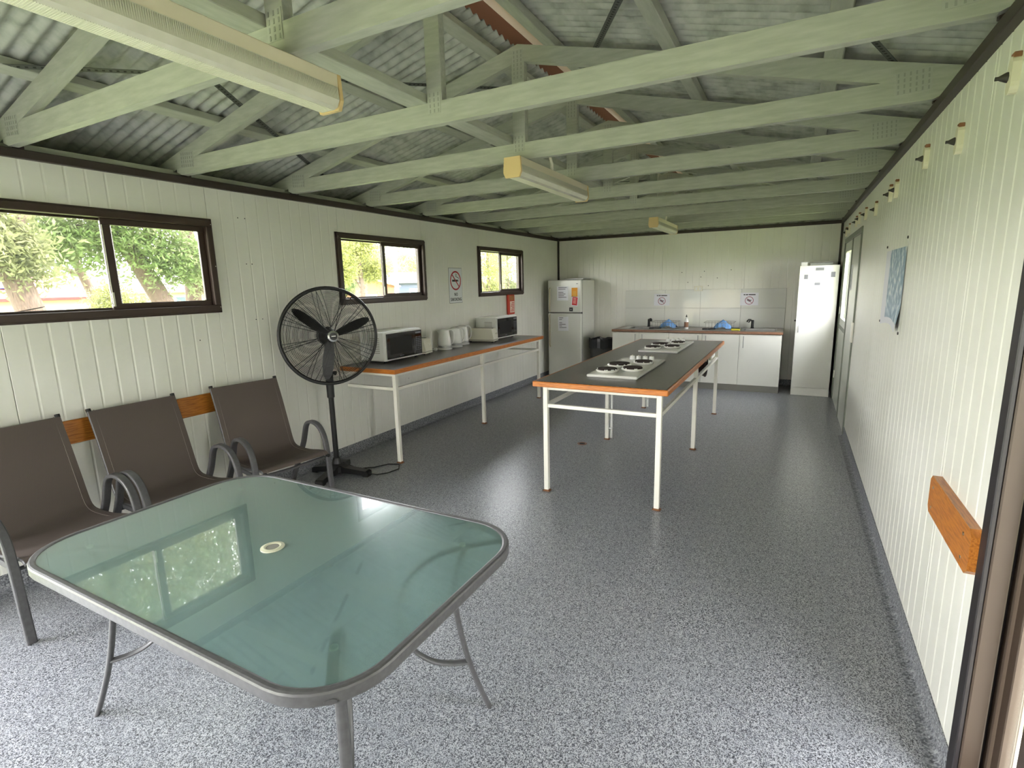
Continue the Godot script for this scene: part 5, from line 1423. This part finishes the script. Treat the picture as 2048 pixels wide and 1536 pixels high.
func build_chairs() -> void:
	var t := thing("sling_chair", "dark brown sling armchair at the end of the row beside the glass table's corner", "chair", Vector3(0.4, 0, 7.925), 0.06, "sling armchairs along the window wall")
	var path := smooth_path([Vector2(-0.315, 0.945), Vector2(-0.3, 0.9), Vector2(-0.255, 0.77), Vector2(-0.2, 0.59), Vector2(-0.16, 0.46), Vector2(-0.125, 0.412), Vector2(-0.06, 0.395), Vector2(0.08, 0.395), Vector2(0.2, 0.412), Vector2(0.285, 0.418), Vector2(0.315, 0.4)], 4)
	# sling fabric: sags a little between the rails
	var mb := MB.new()
	var nz := 8
	var hw := 0.258
	for i in path.size() - 1:
		for j in nz:
			var q := []
			for c in [[i, j], [i + 1, j], [i + 1, j + 1], [i, j + 1]]:
				var p: Vector2 = path[c[0]]
				var z := lerpf(-hw, hw, c[1] / float(nz))
				var u := float(c[0]) / (path.size() - 1)
				var sag: float = 0.022 * (1.0 - pow(z / hw, 2.0)) * sin(PI * u) * (1.3 if u > 0.5 else 0.7)
				var d: Vector2 = (path[mini(c[0] + 1, path.size() - 1)] - path[maxi(c[0] - 1, 0)]).normalized()
				var nn := Vector2(d.y, -d.x)
				nn = nn if nn.y < 0 or nn.x < 0 else -nn
				q.append([Vector3(p.x + nn.x * (sag - 0.013), p.y + nn.y * (sag - 0.013), z), Vector3(-nn.x, -nn.y, 0)])
			mb.quad4(q[0][0], q[1][0], q[2][0], q[3][0], q[0][1], q[1][1], q[2][1], q[3][1])
	part(mb, "sling", M.sling, t)
	for s in [-1.0, 1.0]:
		var rail := path.map(func(p): return Vector3(p.x, p.y, s * 0.25))
		part(MB.new().tube(rail, 0.012, 0.012, 8), "side_rail", M.chair_frame, t)
		part(MB.new().tube(path.map(func(p): return Vector3(p.x, p.y, s * 0.226) + Vector3(0.008, 0.008, 0)), 0.002, -1, 5), "seam", M.seam, t)
		for e in [path[0], path[-1]]:
			part(MB.new().lathe([Vector2(0.0135, 0), Vector2(0.0135, 0.018), Vector2(0, 0.02)], 10, Transform3D(Basis(Vector3.BACK, -PI / 2 if e == path[-1] else PI * 0.1), Vector3(e.x, e.y, s * 0.25))), "end_plug", M.rubber, t)
		var arm := smooth_path([Vector2(0.295, 0.0), Vector2(0.282, 0.2), Vector2(0.268, 0.4), Vector2(0.245, 0.52), Vector2(0.2, 0.592), Vector2(0.13, 0.625), Vector2(0.055, 0.62), Vector2(0.012, 0.58), Vector2(-0.02, 0.5), Vector2(-0.06, 0.41), Vector2(-0.19, 0.19), Vector2(-0.3, 0.0)], 4)
		part(MB.new().sweep(arm.map(func(p): return Vector3(p.x, p.y, s * 0.285)), MB.flat_section(0.0215, 0.0115, 0.007), Vector3.BACK), "arm_and_legs", M.chair_frame, t)
		part(MB.new().beam(Vector3(0.268, 0.375, s * 0.275), Vector3(-0.06, 0.385, s * 0.262), 0.014, 0.03, Vector3.BACK, 0.003), "bracket", M.chair_frame, t)
		part(MB.new().lathe([Vector2(0.009, 0), Vector2(0.009, 0.006), Vector2(0, 0.008)], 10, Transform3D(Basis(Vector3.RIGHT, s * PI / 2), Vector3(0.262, 0.39, s * 0.262))), "bolt", M.steel, t)
	for x in [0.24, -0.08]:
		part(MB.new().tube([Vector3(x, 0.365, -0.27), Vector3(x, 0.355, 0), Vector3(x, 0.365, 0.27)], 0.011, -1, 8), "cross_bar", M.chair_frame, t)
	part(MB.new().tube([Vector3(-0.312, 0.94, -0.25), Vector3(-0.312, 0.94, 0.25)], 0.009, -1, 8), "top_bar", M.chair_frame, t)
	copy(t, Vector3(0.4, 0, 7.295), 0.0, "dark brown sling armchair in the middle of the row of three")
	copy(t, Vector3(0.43, 0, 6.565), -0.14, "dark brown sling armchair beside the black fan")


# ------------------------------------------------------------------ glass table
func build_glass_table() -> void:
	var cx := 2.197
	var cz := 7.905
	var hx := 0.817
	var hz := 0.5
	var t := thing("glass_table", "rectangular green glass patio table with dark grey metal frame", "table", Vector3(cx, 0, cz))
	var y := 0.72
	var outline := func(inset: float, rad: float) -> Array:
		var out := []
		for c in [[1, 1, 0.0], [-1, 1, PI / 2], [-1, -1, PI], [1, -1, 1.5 * PI]]:
			for k in 9:
				var a: float = c[2] + PI / 2 * k / 8.0
				out.append(Vector2(c[0] * (hx - inset - rad) + cos(a) * rad, c[1] * (hz - inset - rad) + sin(a) * rad))
		return out
	# rim: a flattened tube standing round the glass
	var line: Array = outline.call(0.013, 0.2)
	part(MB.new().sweep(line.map(func(p): return Vector3(p.x, y - 0.019, p.y)), MB.flat_section(0.021, 0.013, 0.008), Vector3.UP, true), "rim", M.chair_frame, t)
	var inner := PackedVector2Array(outline.call(0.022, 0.19))
	var flat := Transform3D(Basis(Vector3.RIGHT, PI / 2), Vector3(0, 0, 0))
	part(MB.new().prism(inner, -(y - 0.002), -(y - 0.008), flat), "glass_top", M.table_glass, t)
	part(MB.new().lathe([Vector2(0.024, y - 0.002), Vector2(0.024, y + 0.002), Vector2(0.03, y + 0.004), Vector2(0.042, y + 0.001), Vector2(0.042, y - 0.002)], 28, Transform3D(Basis.IDENTITY, Vector3(0.02, 0, 0.02))), "grommet", M.grommet, t)
	part(MB.new().lathe([Vector2(0.024, y + 0.0005), Vector2(0.0, y + 0.001)], 20, Transform3D(Basis.IDENTITY, Vector3(0.02, 0, 0.02))), "plug", M.kick_grey, t)
	# legs stand in diagonal planes at the corners
	for sx in [-1.0, 1.0]:
		for sz in [-1.0, 1.0]:
			var at := func(s: float, h: float) -> Vector3:
				return Vector3(sx * (hx - s), h, sz * (hz - s * 1.05))
			var leg := smooth_path([Vector2(0.17, 0.70), Vector2(0.2, 0.6), Vector2(0.205, 0.48), Vector2(0.195, 0.36), Vector2(0.175, 0.22), Vector2(0.15, 0.1), Vector2(0.125, 0.0)], 4)
			part(MB.new().tube(leg.map(func(p): return at.call(p.x, p.y)), 0.017, 0.011, 10, Vector3(sx, 0, -sz).normalized()), "leg", M.chair_frame, t)
			var hoop := smooth_path([Vector2(0.06, 0.692), Vector2(0.12, 0.697), Vector2(0.19, 0.695), Vector2(0.26, 0.672), Vector2(0.325, 0.6), Vector2(0.35, 0.48), Vector2(0.325, 0.345), Vector2(0.28, 0.27), Vector2(0.23, 0.235), Vector2(0.18, 0.222)], 4)
			part(MB.new().tube(hoop.map(func(p): return at.call(p.x, p.y)), 0.016, 0.008, 10, Vector3(sx, 0, -sz).normalized()), "brace_hoop", M.chair_frame, t)
			part(MB.new().lathe([Vector2(0.012, 0.704), Vector2(0.012, y - 0.009), Vector2(0, y - 0.0085)], 12, Transform3D(Basis.IDENTITY, at.call(0.18, 0.0))), "glass_pad", M.grommet, t)


# ------------------------------------------------------------------ outdoors
var leaf_mesh: ArrayMesh


func foliage(parent: Node3D, m: Material, blobs: Array, count: int, size: float, seed_: int) -> void:
	rng.seed = seed_
	if leaf_mesh == null:
		var mb := MB.new()
		var r2 := RandomNumberGenerator.new()
		r2.seed = 3
		for k in 7:
			var o := Vector3(r2.randf_range(-0.5, 0.5), r2.randf_range(-0.5, 0.5), r2.randf_range(-0.5, 0.5))
			var d := Vector3(r2.randf_range(-1, 1), r2.randf_range(-1, 0.6), r2.randf_range(-1, 1)).normalized()
			var s := d.cross(Vector3(r2.randf_range(-1, 1), r2.randf_range(-1, 1), r2.randf_range(-1, 1))).normalized()
			var nn := d.cross(s).normalized()
			mb.tri(o, o + d * 0.28 + s * 0.1, o + d * 0.6, nn, nn, nn)
			mb.tri(o, o + d * 0.6, o + d * 0.28 - s * 0.1, nn, nn, nn)
		leaf_mesh = mb.mesh()
	var mm := MultiMesh.new()
	mm.transform_format = MultiMesh.TRANSFORM_3D
	mm.mesh = leaf_mesh
	mm.instance_count = count
	for i in count:
		var b: Array = blobs[rng.randi() % blobs.size()]
		var p := Vector3(rng.randfn(), rng.randfn(), rng.randfn()) * 0.45
		p = Vector3(b[0].x + p.x * b[1].x, b[0].y + p.y * b[1].y, b[0].z + p.z * b[1].z)
		var bs := Basis.from_euler(Vector3(rng.randf() * TAU, rng.randf() * TAU, rng.randf() * TAU)).scaled(Vector3.ONE * size * rng.randf_range(0.6, 1.4))
		mm.set_instance_transform(i, Transform3D(bs, p))
	var o := MultiMeshInstance3D.new()
	o.name = "foliage"
	o.multimesh = mm
	o.material_override = m
	o.set_meta("kind", "stuff")
	parent.add_child(o, true)


func trunk(parent: Node3D, pts: Array, r0: float, r1: float, called := "trunk") -> void:
	var mb := MB.new()
	for i in pts.size() - 1:
		var a: Vector3 = pts[i]
		var b: Vector3 = pts[i + 1]
		var ra := lerpf(r0, r1, float(i) / (pts.size() - 1))
		var rb := lerpf(r0, r1, float(i + 1) / (pts.size() - 1))
		var d := (b - a).normalized()
		var u := d.cross(Vector3.RIGHT).normalized()
		var w := d.cross(u)
		for s in 12:
			var c0 := u * cos(TAU * s / 12) + w * sin(TAU * s / 12)
			var c1 := u * cos(TAU * (s + 1) / 12) + w * sin(TAU * (s + 1) / 12)
			mb.quad4(a + c0 * ra, a + c1 * ra, b + c1 * rb, b + c0 * rb, c0, c1, c1, c0)
	part(mb, called, M.bark, parent)


func tree(at: Vector3, label: String, pts: Array, r0: float, r1: float, branches: Array, blobs: Array, leaf: Material, count: int, size: float, seed_: int) -> void:
	var t := thing("garden_tree", label, "tree", at, 0, "trees outside the windows")
	trunk(t, pts, r0, r1)
	for b in branches:
		trunk(t, b, r1 * 0.8, r1 * 0.3, "branch")
	foliage(t, leaf, blobs, count, size, seed_)


func house(called: String, label: String, at: Vector3, size: Vector3, rise: float, turn: float, wall: Material, roof: Material, windows: int, group := "houses outside the windows") -> Node3D:
	# gabled along local x; front looks along +z
	var t := thing(called, label, "house", at, turn, group)
	part(MB.new().box(Vector3(-size.x / 2, 0, -size.z / 2), Vector3(size.x / 2, size.y, size.z / 2)), "walls", wall, t)
	var g := PackedVector2Array([Vector2(-size.z / 2, size.y), Vector2(size.z / 2, size.y), Vector2(0, size.y + rise)])
	part(MB.new().prism(g, -size.x / 2, size.x / 2, Transform3D(Basis(Vector3(0, 0, 1), Vector3(0, 1, 0), Vector3(-1, 0, 0)), Vector3.ZERO)), "gable", wall, t)
	for s in [-1.0, 1.0]:
		var e := size.z / 2 + 0.5
		part(MB.new().beam(Vector3(0, size.y + rise + 0.06, 0), Vector3(0, size.y + rise + 0.06 - e * rise / (size.z / 2), s * e), size.x + 0.9, 0.12, Vector3.RIGHT, 0.01), "roof", roof, t)
	for k in windows:
		var x := lerpf(-size.x / 2, size.x / 2, (k + 0.5) / windows)
		var f := part(MB.new().box(Vector3(x - 0.75, 0.95, size.z / 2), Vector3(x + 0.75, 2.05, size.z / 2 + 0.06)), "window_frame", M.pole_white, t)
		for q in [-0.35, 0.35]:
			part(MB.new().box(Vector3(x + q - 0.31, 1.03, size.z / 2 + 0.06), Vector3(x + q + 0.31, 1.97, size.z / 2 + 0.07)), "pane", M.window_dark, f)
	return t


func car(at: Vector3, turn: float, paint: Material, label: String) -> void:
	var t := thing("parked_van", label, "van", at, turn, "vans beyond the far window")
	part(MB.new().prism(PackedVector2Array([Vector2(-2.2, 0.35), Vector2(2.2, 0.35), Vector2(2.25, 0.95), Vector2(1.7, 1.15), Vector2(-2.2, 1.15)]), -0.9, 0.9), "body", paint, t)
	part(MB.new().prism(PackedVector2Array([Vector2(-2.2, 1.15), Vector2(1.7, 1.15), Vector2(1.0, 2.0), Vector2(-2.1, 2.0)]), -0.86, 0.86), "cabin", M.window_dark, t)
	part(MB.new().box(Vector3(-2.1, 2.0, -0.85), Vector3(1.0, 2.25, 0.85), 0.08), "roof", paint, t)
	for x in [-1.3, 1.3]:
		for z in [-0.8, 0.8]:
			part(MB.new().lathe([Vector2(0, -0.1), Vector2(0.33, -0.1), Vector2(0.33, 0.1), Vector2(0, 0.1)], 18, Transform3D(Basis(Vector3.RIGHT, PI / 2), Vector3(x, 0.33, z))), "wheel", M.rubber, t)


func build_outdoors() -> void:
	var lawn := structure(MB.new().box(Vector3(-140, GROUND - 0.5, -140), Vector3(80, GROUND, 80)), "lawn", M.grass)
	lawn.set_meta("label", "green lawn outside the building")
	structure(MB.new().box(Vector3(-0.5, GROUND, ZF + 0.3), Vector3(W + 3.0, GROUND + 0.06, ZF + 4.5), 0.01), "concrete_apron", M.concrete)
	structure(MB.new().box(Vector3(W + 0.3, GROUND, 6.0), Vector3(W + 3.0, GROUND + 0.06, ZF + 0.295), 0.01), "concrete_path", M.concrete)
	var g := GROUND
	tree(Vector3(-4, g, 5.85), "leaning rough barked tree at the near edge of the first window", [Vector3(0, 0, 0), Vector3(0, 1.1, 0.23), Vector3(0, 2.1, 0.42), Vector3(-0.1, 3.2, 0.62), Vector3(-0.1, 4.6, 1.1)], 0.19, 0.09,
		[[Vector3(0, 2.9, 0.55), Vector3(-0.3, 3.4, 0.0), Vector3(-0.6, 4.2, -0.8)]],
		[[Vector3(0.1, 3.0, 0.9), Vector3(0.6, 0.5, 0.5)], [Vector3(-0.3, 4.4, 0.6), Vector3(1.0, 0.7, 1.2)], [Vector3(0.0, 2.75, 0.45), Vector3(0.35, 0.4, 0.3)], [Vector3(-0.4, 3.9, -0.6), Vector3(0.8, 0.5, 0.9)], [Vector3(-0.5, 5.4, 0.4), Vector3(1.8, 1.0, 1.8)], [Vector3(-0.5, 5.0, 1.6), Vector3(1.4, 0.9, 1.4)], [Vector3(-0.8, 6.4, 0.8), Vector3(2.0, 1.0, 2.0)], [Vector3(0.0, 4.7, 2.2), Vector3(1.4, 0.8, 1.2)]], M.leaf_olive, 5500, 0.13, 101)
	tree(Vector3(-5, g, 3.2), "slanting tree trunk crossing the second pane of the first window", [Vector3(0, 0, 0), Vector3(0, 1.1, 0.55), Vector3(0, 2.1, 1.03), Vector3(0, 3.0, 1.44), Vector3(-0.1, 4.2, 2.1), Vector3(-0.2, 5.5, 2.6)], 0.18, 0.09,
		[[Vector3(0, 2.9, 1.4), Vector3(0.2, 3.3, 1.0), Vector3(0.3, 3.5, 0.3)], [Vector3(0, 3.2, 1.6), Vector3(-0.3, 3.1, 2.6), Vector3(-0.5, 3.3, 3.4)]],
		[[Vector3(0.1, 3.15, 1.4), Vector3(0.5, 0.5, 0.8)], [Vector3(0, 3.0, 2.2), Vector3(0.6, 0.5, 0.8)], [Vector3(0.2, 2.75, 0.8), Vector3(0.4, 0.45, 0.6)], [Vector3(0, 4.3, 1.6), Vector3(1.2, 0.8, 1.6)], [Vector3(0, 5.6, 1.8), Vector3(1.8, 1.0, 1.8)], [Vector3(-0.6, 6.4, 0.8), Vector3(1.8, 1.0, 1.8)], [Vector3(0.5, 4.8, 2.6), Vector3(1.2, 0.8, 1.2)], [Vector3(0.3, 5.0, 1.0), Vector3(1.6, 0.8, 1.6)], [Vector3(0, 6.8, 2.6), Vector3(2.0, 1.0, 2.0)]], M.leaf_green, 7500, 0.13, 102)
	tree(Vector3(-5.7, g, 3.3), "upright tree trunk behind the far edge of the first window", [Vector3(0, 0, 0.02), Vector3(0, 2.1, 0.02), Vector3(0, 3.2, -0.02), Vector3(0, 5.6, 0.1)], 0.14, 0.1,
		[[Vector3(0, 2.2, 0), Vector3(0.1, 2.6, -0.5), Vector3(0.1, 2.8, -1.0)]],
		[[Vector3(0.3, 2.75, -0.1), Vector3(0.4, 0.35, 0.6)], [Vector3(0, 4.2, 0), Vector3(1.2, 0.8, 1.2)], [Vector3(-0.2, 2.6, -0.7), Vector3(0.4, 0.4, 0.5)], [Vector3(0, 5.8, 0), Vector3(1.6, 1.2, 1.8)], [Vector3(0.3, 4.9, 0.8), Vector3(1.6, 0.8, 1.6)], [Vector3(0, 6.8, 1.0), Vector3(2.0, 1.0, 2.0)]], M.leaf_olive, 4000, 0.12, 103)
	tree(Vector3(-8, g, 2.6), "bright yellow green shrub low behind the slanting trunk", [Vector3(0, 0, 0), Vector3(0, 1.4, 0.1)], 0.07, 0.04, [],
		[[Vector3(0, 1.7, 0.6), Vector3(0.6, 0.6, 0.5)], [Vector3(0, 2.0, 0.95), Vector3(0.5, 0.5, 0.3)], [Vector3(0, 1.5, 0.2), Vector3(0.6, 0.7, 0.5)]], M.leaf_yellow, 2400, 0.11, 104)
	tree(Vector3(-9, g, 4.4), "light leafed tree spreading across the first pane of the first window", [Vector3(0, 0, -1.2), Vector3(0, 2.2, -1.0), Vector3(0, 4.2, -0.4)], 0.12, 0.06,
		[[Vector3(0, 2.6, -0.9), Vector3(0.1, 3.2, 0.3), Vector3(0.1, 3.7, 1.5)]],
		[[Vector3(0, 3.5, -0.6), Vector3(0.9, 0.6, 1.1)], [Vector3(0, 4.0, 0.9), Vector3(0.9, 0.5, 1.3)], [Vector3(0, 3.1, 0.0), Vector3(0.5, 0.3, 0.6)]], M.leaf_olive, 1300, 0.11, 105)
	# red roofed house with solar panels seen through the first window
	var h := house("red_roof_house", "cream house with a red roof and solar panels beyond the first window", Vector3(-25.0, g - 0.35, 2.2), Vector3(9.0, 2.55, 6.0), 0.85, PI / 2, M.render_cream, M.roof_red, 3)
	for k in 2:
		var sl := 0.85 / 3.0
		var tf := Transform3D(Basis(Vector3.RIGHT, atan(sl)), Vector3(0.4 - 0.8 * k, 2.55 + 0.85 - (0.75 + 1.15 * k) * sl + 0.16, 0.75 + 1.15 * k))
		part(MB.new().box(Vector3(-2.6, 0, -0.5), Vector3(2.6, 0.05, 0.5), 0.01, tf), "solar_panel", M.solar, h)
	house("hip_house", "pale low house far behind the slanting trunk", Vector3(-34, g, -9.0), Vector3(9, 2.4, 7), 1.1, PI / 2 - 0.3, M.render_cream, M.roof_pale, 3)
	# view through the middle window
	var bh := house("brick_house", "tan brick gabled house beyond the middle window", Vector3(-31.5, g, -27.5), Vector3(8.0, 2.4, 4.4), 0.6, -0.6, M.brick_tan, M.roof_pale, 0)
	var bw := part(MB.new().box(Vector3(4.0, 0.9, -0.7), Vector3(4.06, 1.7, 0.6)), "window_frame", M.pole_white, bh)
	part(MB.new().box(Vector3(4.06, 0.97, -0.62), Vector3(4.07, 1.63, 0.52)), "pane", M.window_dark, bw)
	house("blue_shed", "blue grey house with a pale metal roof beyond the middle window", Vector3(-41.5, g, -44.5), Vector3(9.5, 2.9, 5.0), 1.1, 0.72, M.shed_blue, M.roof_grey, 2)
	var pole := thing("white_pole", "tall white pole standing outside the middle window", "pole", Vector3(-10, g, -7.35))
	part(MB.new().lathe([Vector2(0.08, 0), Vector2(0.07, 6.0), Vector2(0, 6.02)], 14), "shaft", M.pole_white, pole)
	part(MB.new().lathe([Vector2(0.14, 0), Vector2(0.14, 0.03), Vector2(0.08, 0.05)], 14), "base_plate", M.pole_white, pole)
	tree(Vector3(-15, g, -10.7), "bright spreading tree in the near pane of the middle window", [Vector3(0, 0, 0), Vector3(0.1, 2.0, 0.1), Vector3(0, 4.5, 0.2)], 0.18, 0.08, [[Vector3(0.05, 2.2, 0.1), Vector3(0.2, 3.2, 1.0)]],
		[[Vector3(0, 4.2, 0.2), Vector3(1.2, 0.9, 1.5)], [Vector3(0, 3.2, 1.4), Vector3(0.8, 0.8, 0.8)], [Vector3(0, 3.1, -0.8), Vector3(0.8, 0.6, 0.8)], [Vector3(0, 5.2, -0.4), Vector3(1.2, 0.8, 1.5)]], M.leaf_yellow, 3200, 0.22, 106)
	tree(Vector3(-19.5, g, -14.6), "darker green tree at the edge of the middle window", [Vector3(0, 0, 0), Vector3(0, 3.0, 0)], 0.18, 0.1, [],
		[[Vector3(0, 3.6, 0.4), Vector3(1.4, 1.3, 1.4)], [Vector3(0, 2.6, 1.0), Vector3(1.2, 0.7, 1.0)], [Vector3(0, 4.6, -0.4), Vector3(1.2, 0.9, 1.0)]], M.leaf_green, 2600, 0.25, 107)
	# wooded rise on the horizon
	for q in [[-50, -53, "rust coloured tree on the rise beyond the blue grey house", M.leaf_rust, 4.6], [-56, -64, "dark pine on the rise beyond the blue grey house", M.leaf_pine, 8.0], [-47, -44, "olive tree on the rise behind the brick house", M.leaf_olive, 6.0], [-52, -60, "pale tree at the far end of the rise", M.leaf_yellow, 6.0]]:
		var s: float = q[4]
		tree(Vector3(q[0], g, q[1]), q[2], [Vector3.ZERO, Vector3(0, s * 0.6, 0)], 0.35, 0.15, [], [[Vector3(0, s * 0.75, 0), Vector3(s * 0.8, s * 0.55, s * 1.1)], [Vector3(1, s * 0.5, 2), Vector3(s * 0.7, s * 0.4, s)]], q[3], 3000, 0.6, int(200 - q[1]))
	# view through the far window: thin trees and parked cars
	for q in [[-10, -14.5, "slender yellow green tree in the near pane of the far window", M.leaf_yellow], [-12, -20.3, "slender pale tree in the far pane of the far window", M.leaf_olive], [-14, -22.6, "slender tree behind the parked cars", M.leaf_yellow]]:
		tree(Vector3(q[0], g, q[1]), q[2], [Vector3(0, 0, 0), Vector3(0.1, 2.0, 0.15), Vector3(0, 4.6, 0.1)], 0.09, 0.05, [[Vector3(0.05, 1.5, 0.1), Vector3(0.1, 2.6, 0.9), Vector3(0.1, 3.6, 1.2)]],
			[[Vector3(0, 3.0, 0.2), Vector3(1.0, 0.9, 1.3)], [Vector3(0, 4.2, 0.0), Vector3(1.2, 0.8, 1.4)], [Vector3(0, 2.1, -0.4), Vector3(0.5, 0.4, 0.7)]], q[3], 1700, 0.19, int(300 - q[1] * 3))
	car(Vector3(-19.5, g, -30.0), 0.9, M.car_white, "white van parked beyond the far window")
	car(Vector3(-16.5, g, -29.5), 0.9, M.car_red, "red van parked beyond the far window")
	# trees and a hedge on the door side, lighting the glass of the back door
	tree(Vector3(9.5, g, -7.0), "bushy yellow green tree outside the back door", [Vector3.ZERO, Vector3(0, 2.0, 0)], 0.15, 0.08, [], [[Vector3(0, 2.2, 0), Vector3(1.8, 1.5, 2.5)], [Vector3(0, 3.6, 0), Vector3(1.6, 1.2, 2.0)]], M.leaf_yellow, 3500, 0.25, 401)
	# the scene in front of the building that the tiles and fridge mirror
	house("cabin", "small pale holiday cabin across the lawn in front of the building", Vector3(0.5, g, 26.0), Vector3(7.0, 2.5, 4.5), 0.8, PI, M.render_cream, M.roof_pale, 2)
	tree(Vector3(6.5, g, 22.0), "round green tree across the lawn in front of the building", [Vector3.ZERO, Vector3(0, 2.4, 0)], 0.2, 0.1, [], [[Vector3(0, 3.4, 0), Vector3(1.8, 1.4, 1.8)]], M.leaf_green, 2200, 0.28, 402)


# ------------------------------------------------------------------ build
func _ready() -> void:
	# camera: where the phone was held, just inside the front end of the room
	var cam := Camera3D.new()
	cam.name = "camera"
	add_child(cam)
	cam.position = Vector3(3.8555, 1.6504, 9.0809)
	cam.rotation_order = EULER_ORDER_YXZ
	cam.rotation = Vector3(-0.1873, 0.4922, -0.0237)
	cam.fov = rad_to_deg(2.0 * atan(768.0 / 1048.53))
	cam.near = 0.02
	cam.far = 400.0
	cam.current = true
	# bright hazy daylight
	var env := Environment.new()
	var sky := Sky.new()
	var sm := ProceduralSkyMaterial.new()
	sm.sky_top_color = Color(0.90, 0.915, 0.94)
	sm.sky_horizon_color = Color(1.0, 0.985, 0.96)
	sm.ground_horizon_color = Color(0.75, 0.78, 0.72)
	sm.ground_bottom_color = Color(0.5, 0.52, 0.42)
	sm.sky_curve = 0.2
	sm.sun_angle_max = 1.0
	sm.energy_multiplier = 1.0
	sky.sky_material = sm
	env.background_mode = Environment.BG_SKY
	env.sky = sky
	env.background_energy_multiplier = 6.0
	env.ambient_light_source = Environment.AMBIENT_SOURCE_BG
	env.tonemap_mode = Environment.TONE_MAPPER_LINEAR
	env.tonemap_exposure = 4.8
	env.sdfgi_enabled = true
	env.ssao_enabled = true
	env.ssil_enabled = true
	var we := WorldEnvironment.new()
	we.name = "environment"
	we.environment = env
	add_child(we)
	var sun := DirectionalLight3D.new()
	sun.name = "sun"
	add_child(sun)
	sun.look_at_from_position(Vector3(0.14, 0.8, -0.5) * 50.0, Vector3.ZERO)
	sun.light_energy = 1.3
	sun.light_color = Color(1.0, 0.96, 0.88)
	sun.light_angular_distance = 1.5
	sun.shadow_enabled = true

	make_materials()
	build_walls()
	build_openings()
	build_roof()
	build_outdoors()
	build_tables()
	build_kitchen()
	build_glass_table()
	build_chairs()
	build_fan()
	build_lights()
	build_hobs()
	build_bench_things()
	build_wall_things()
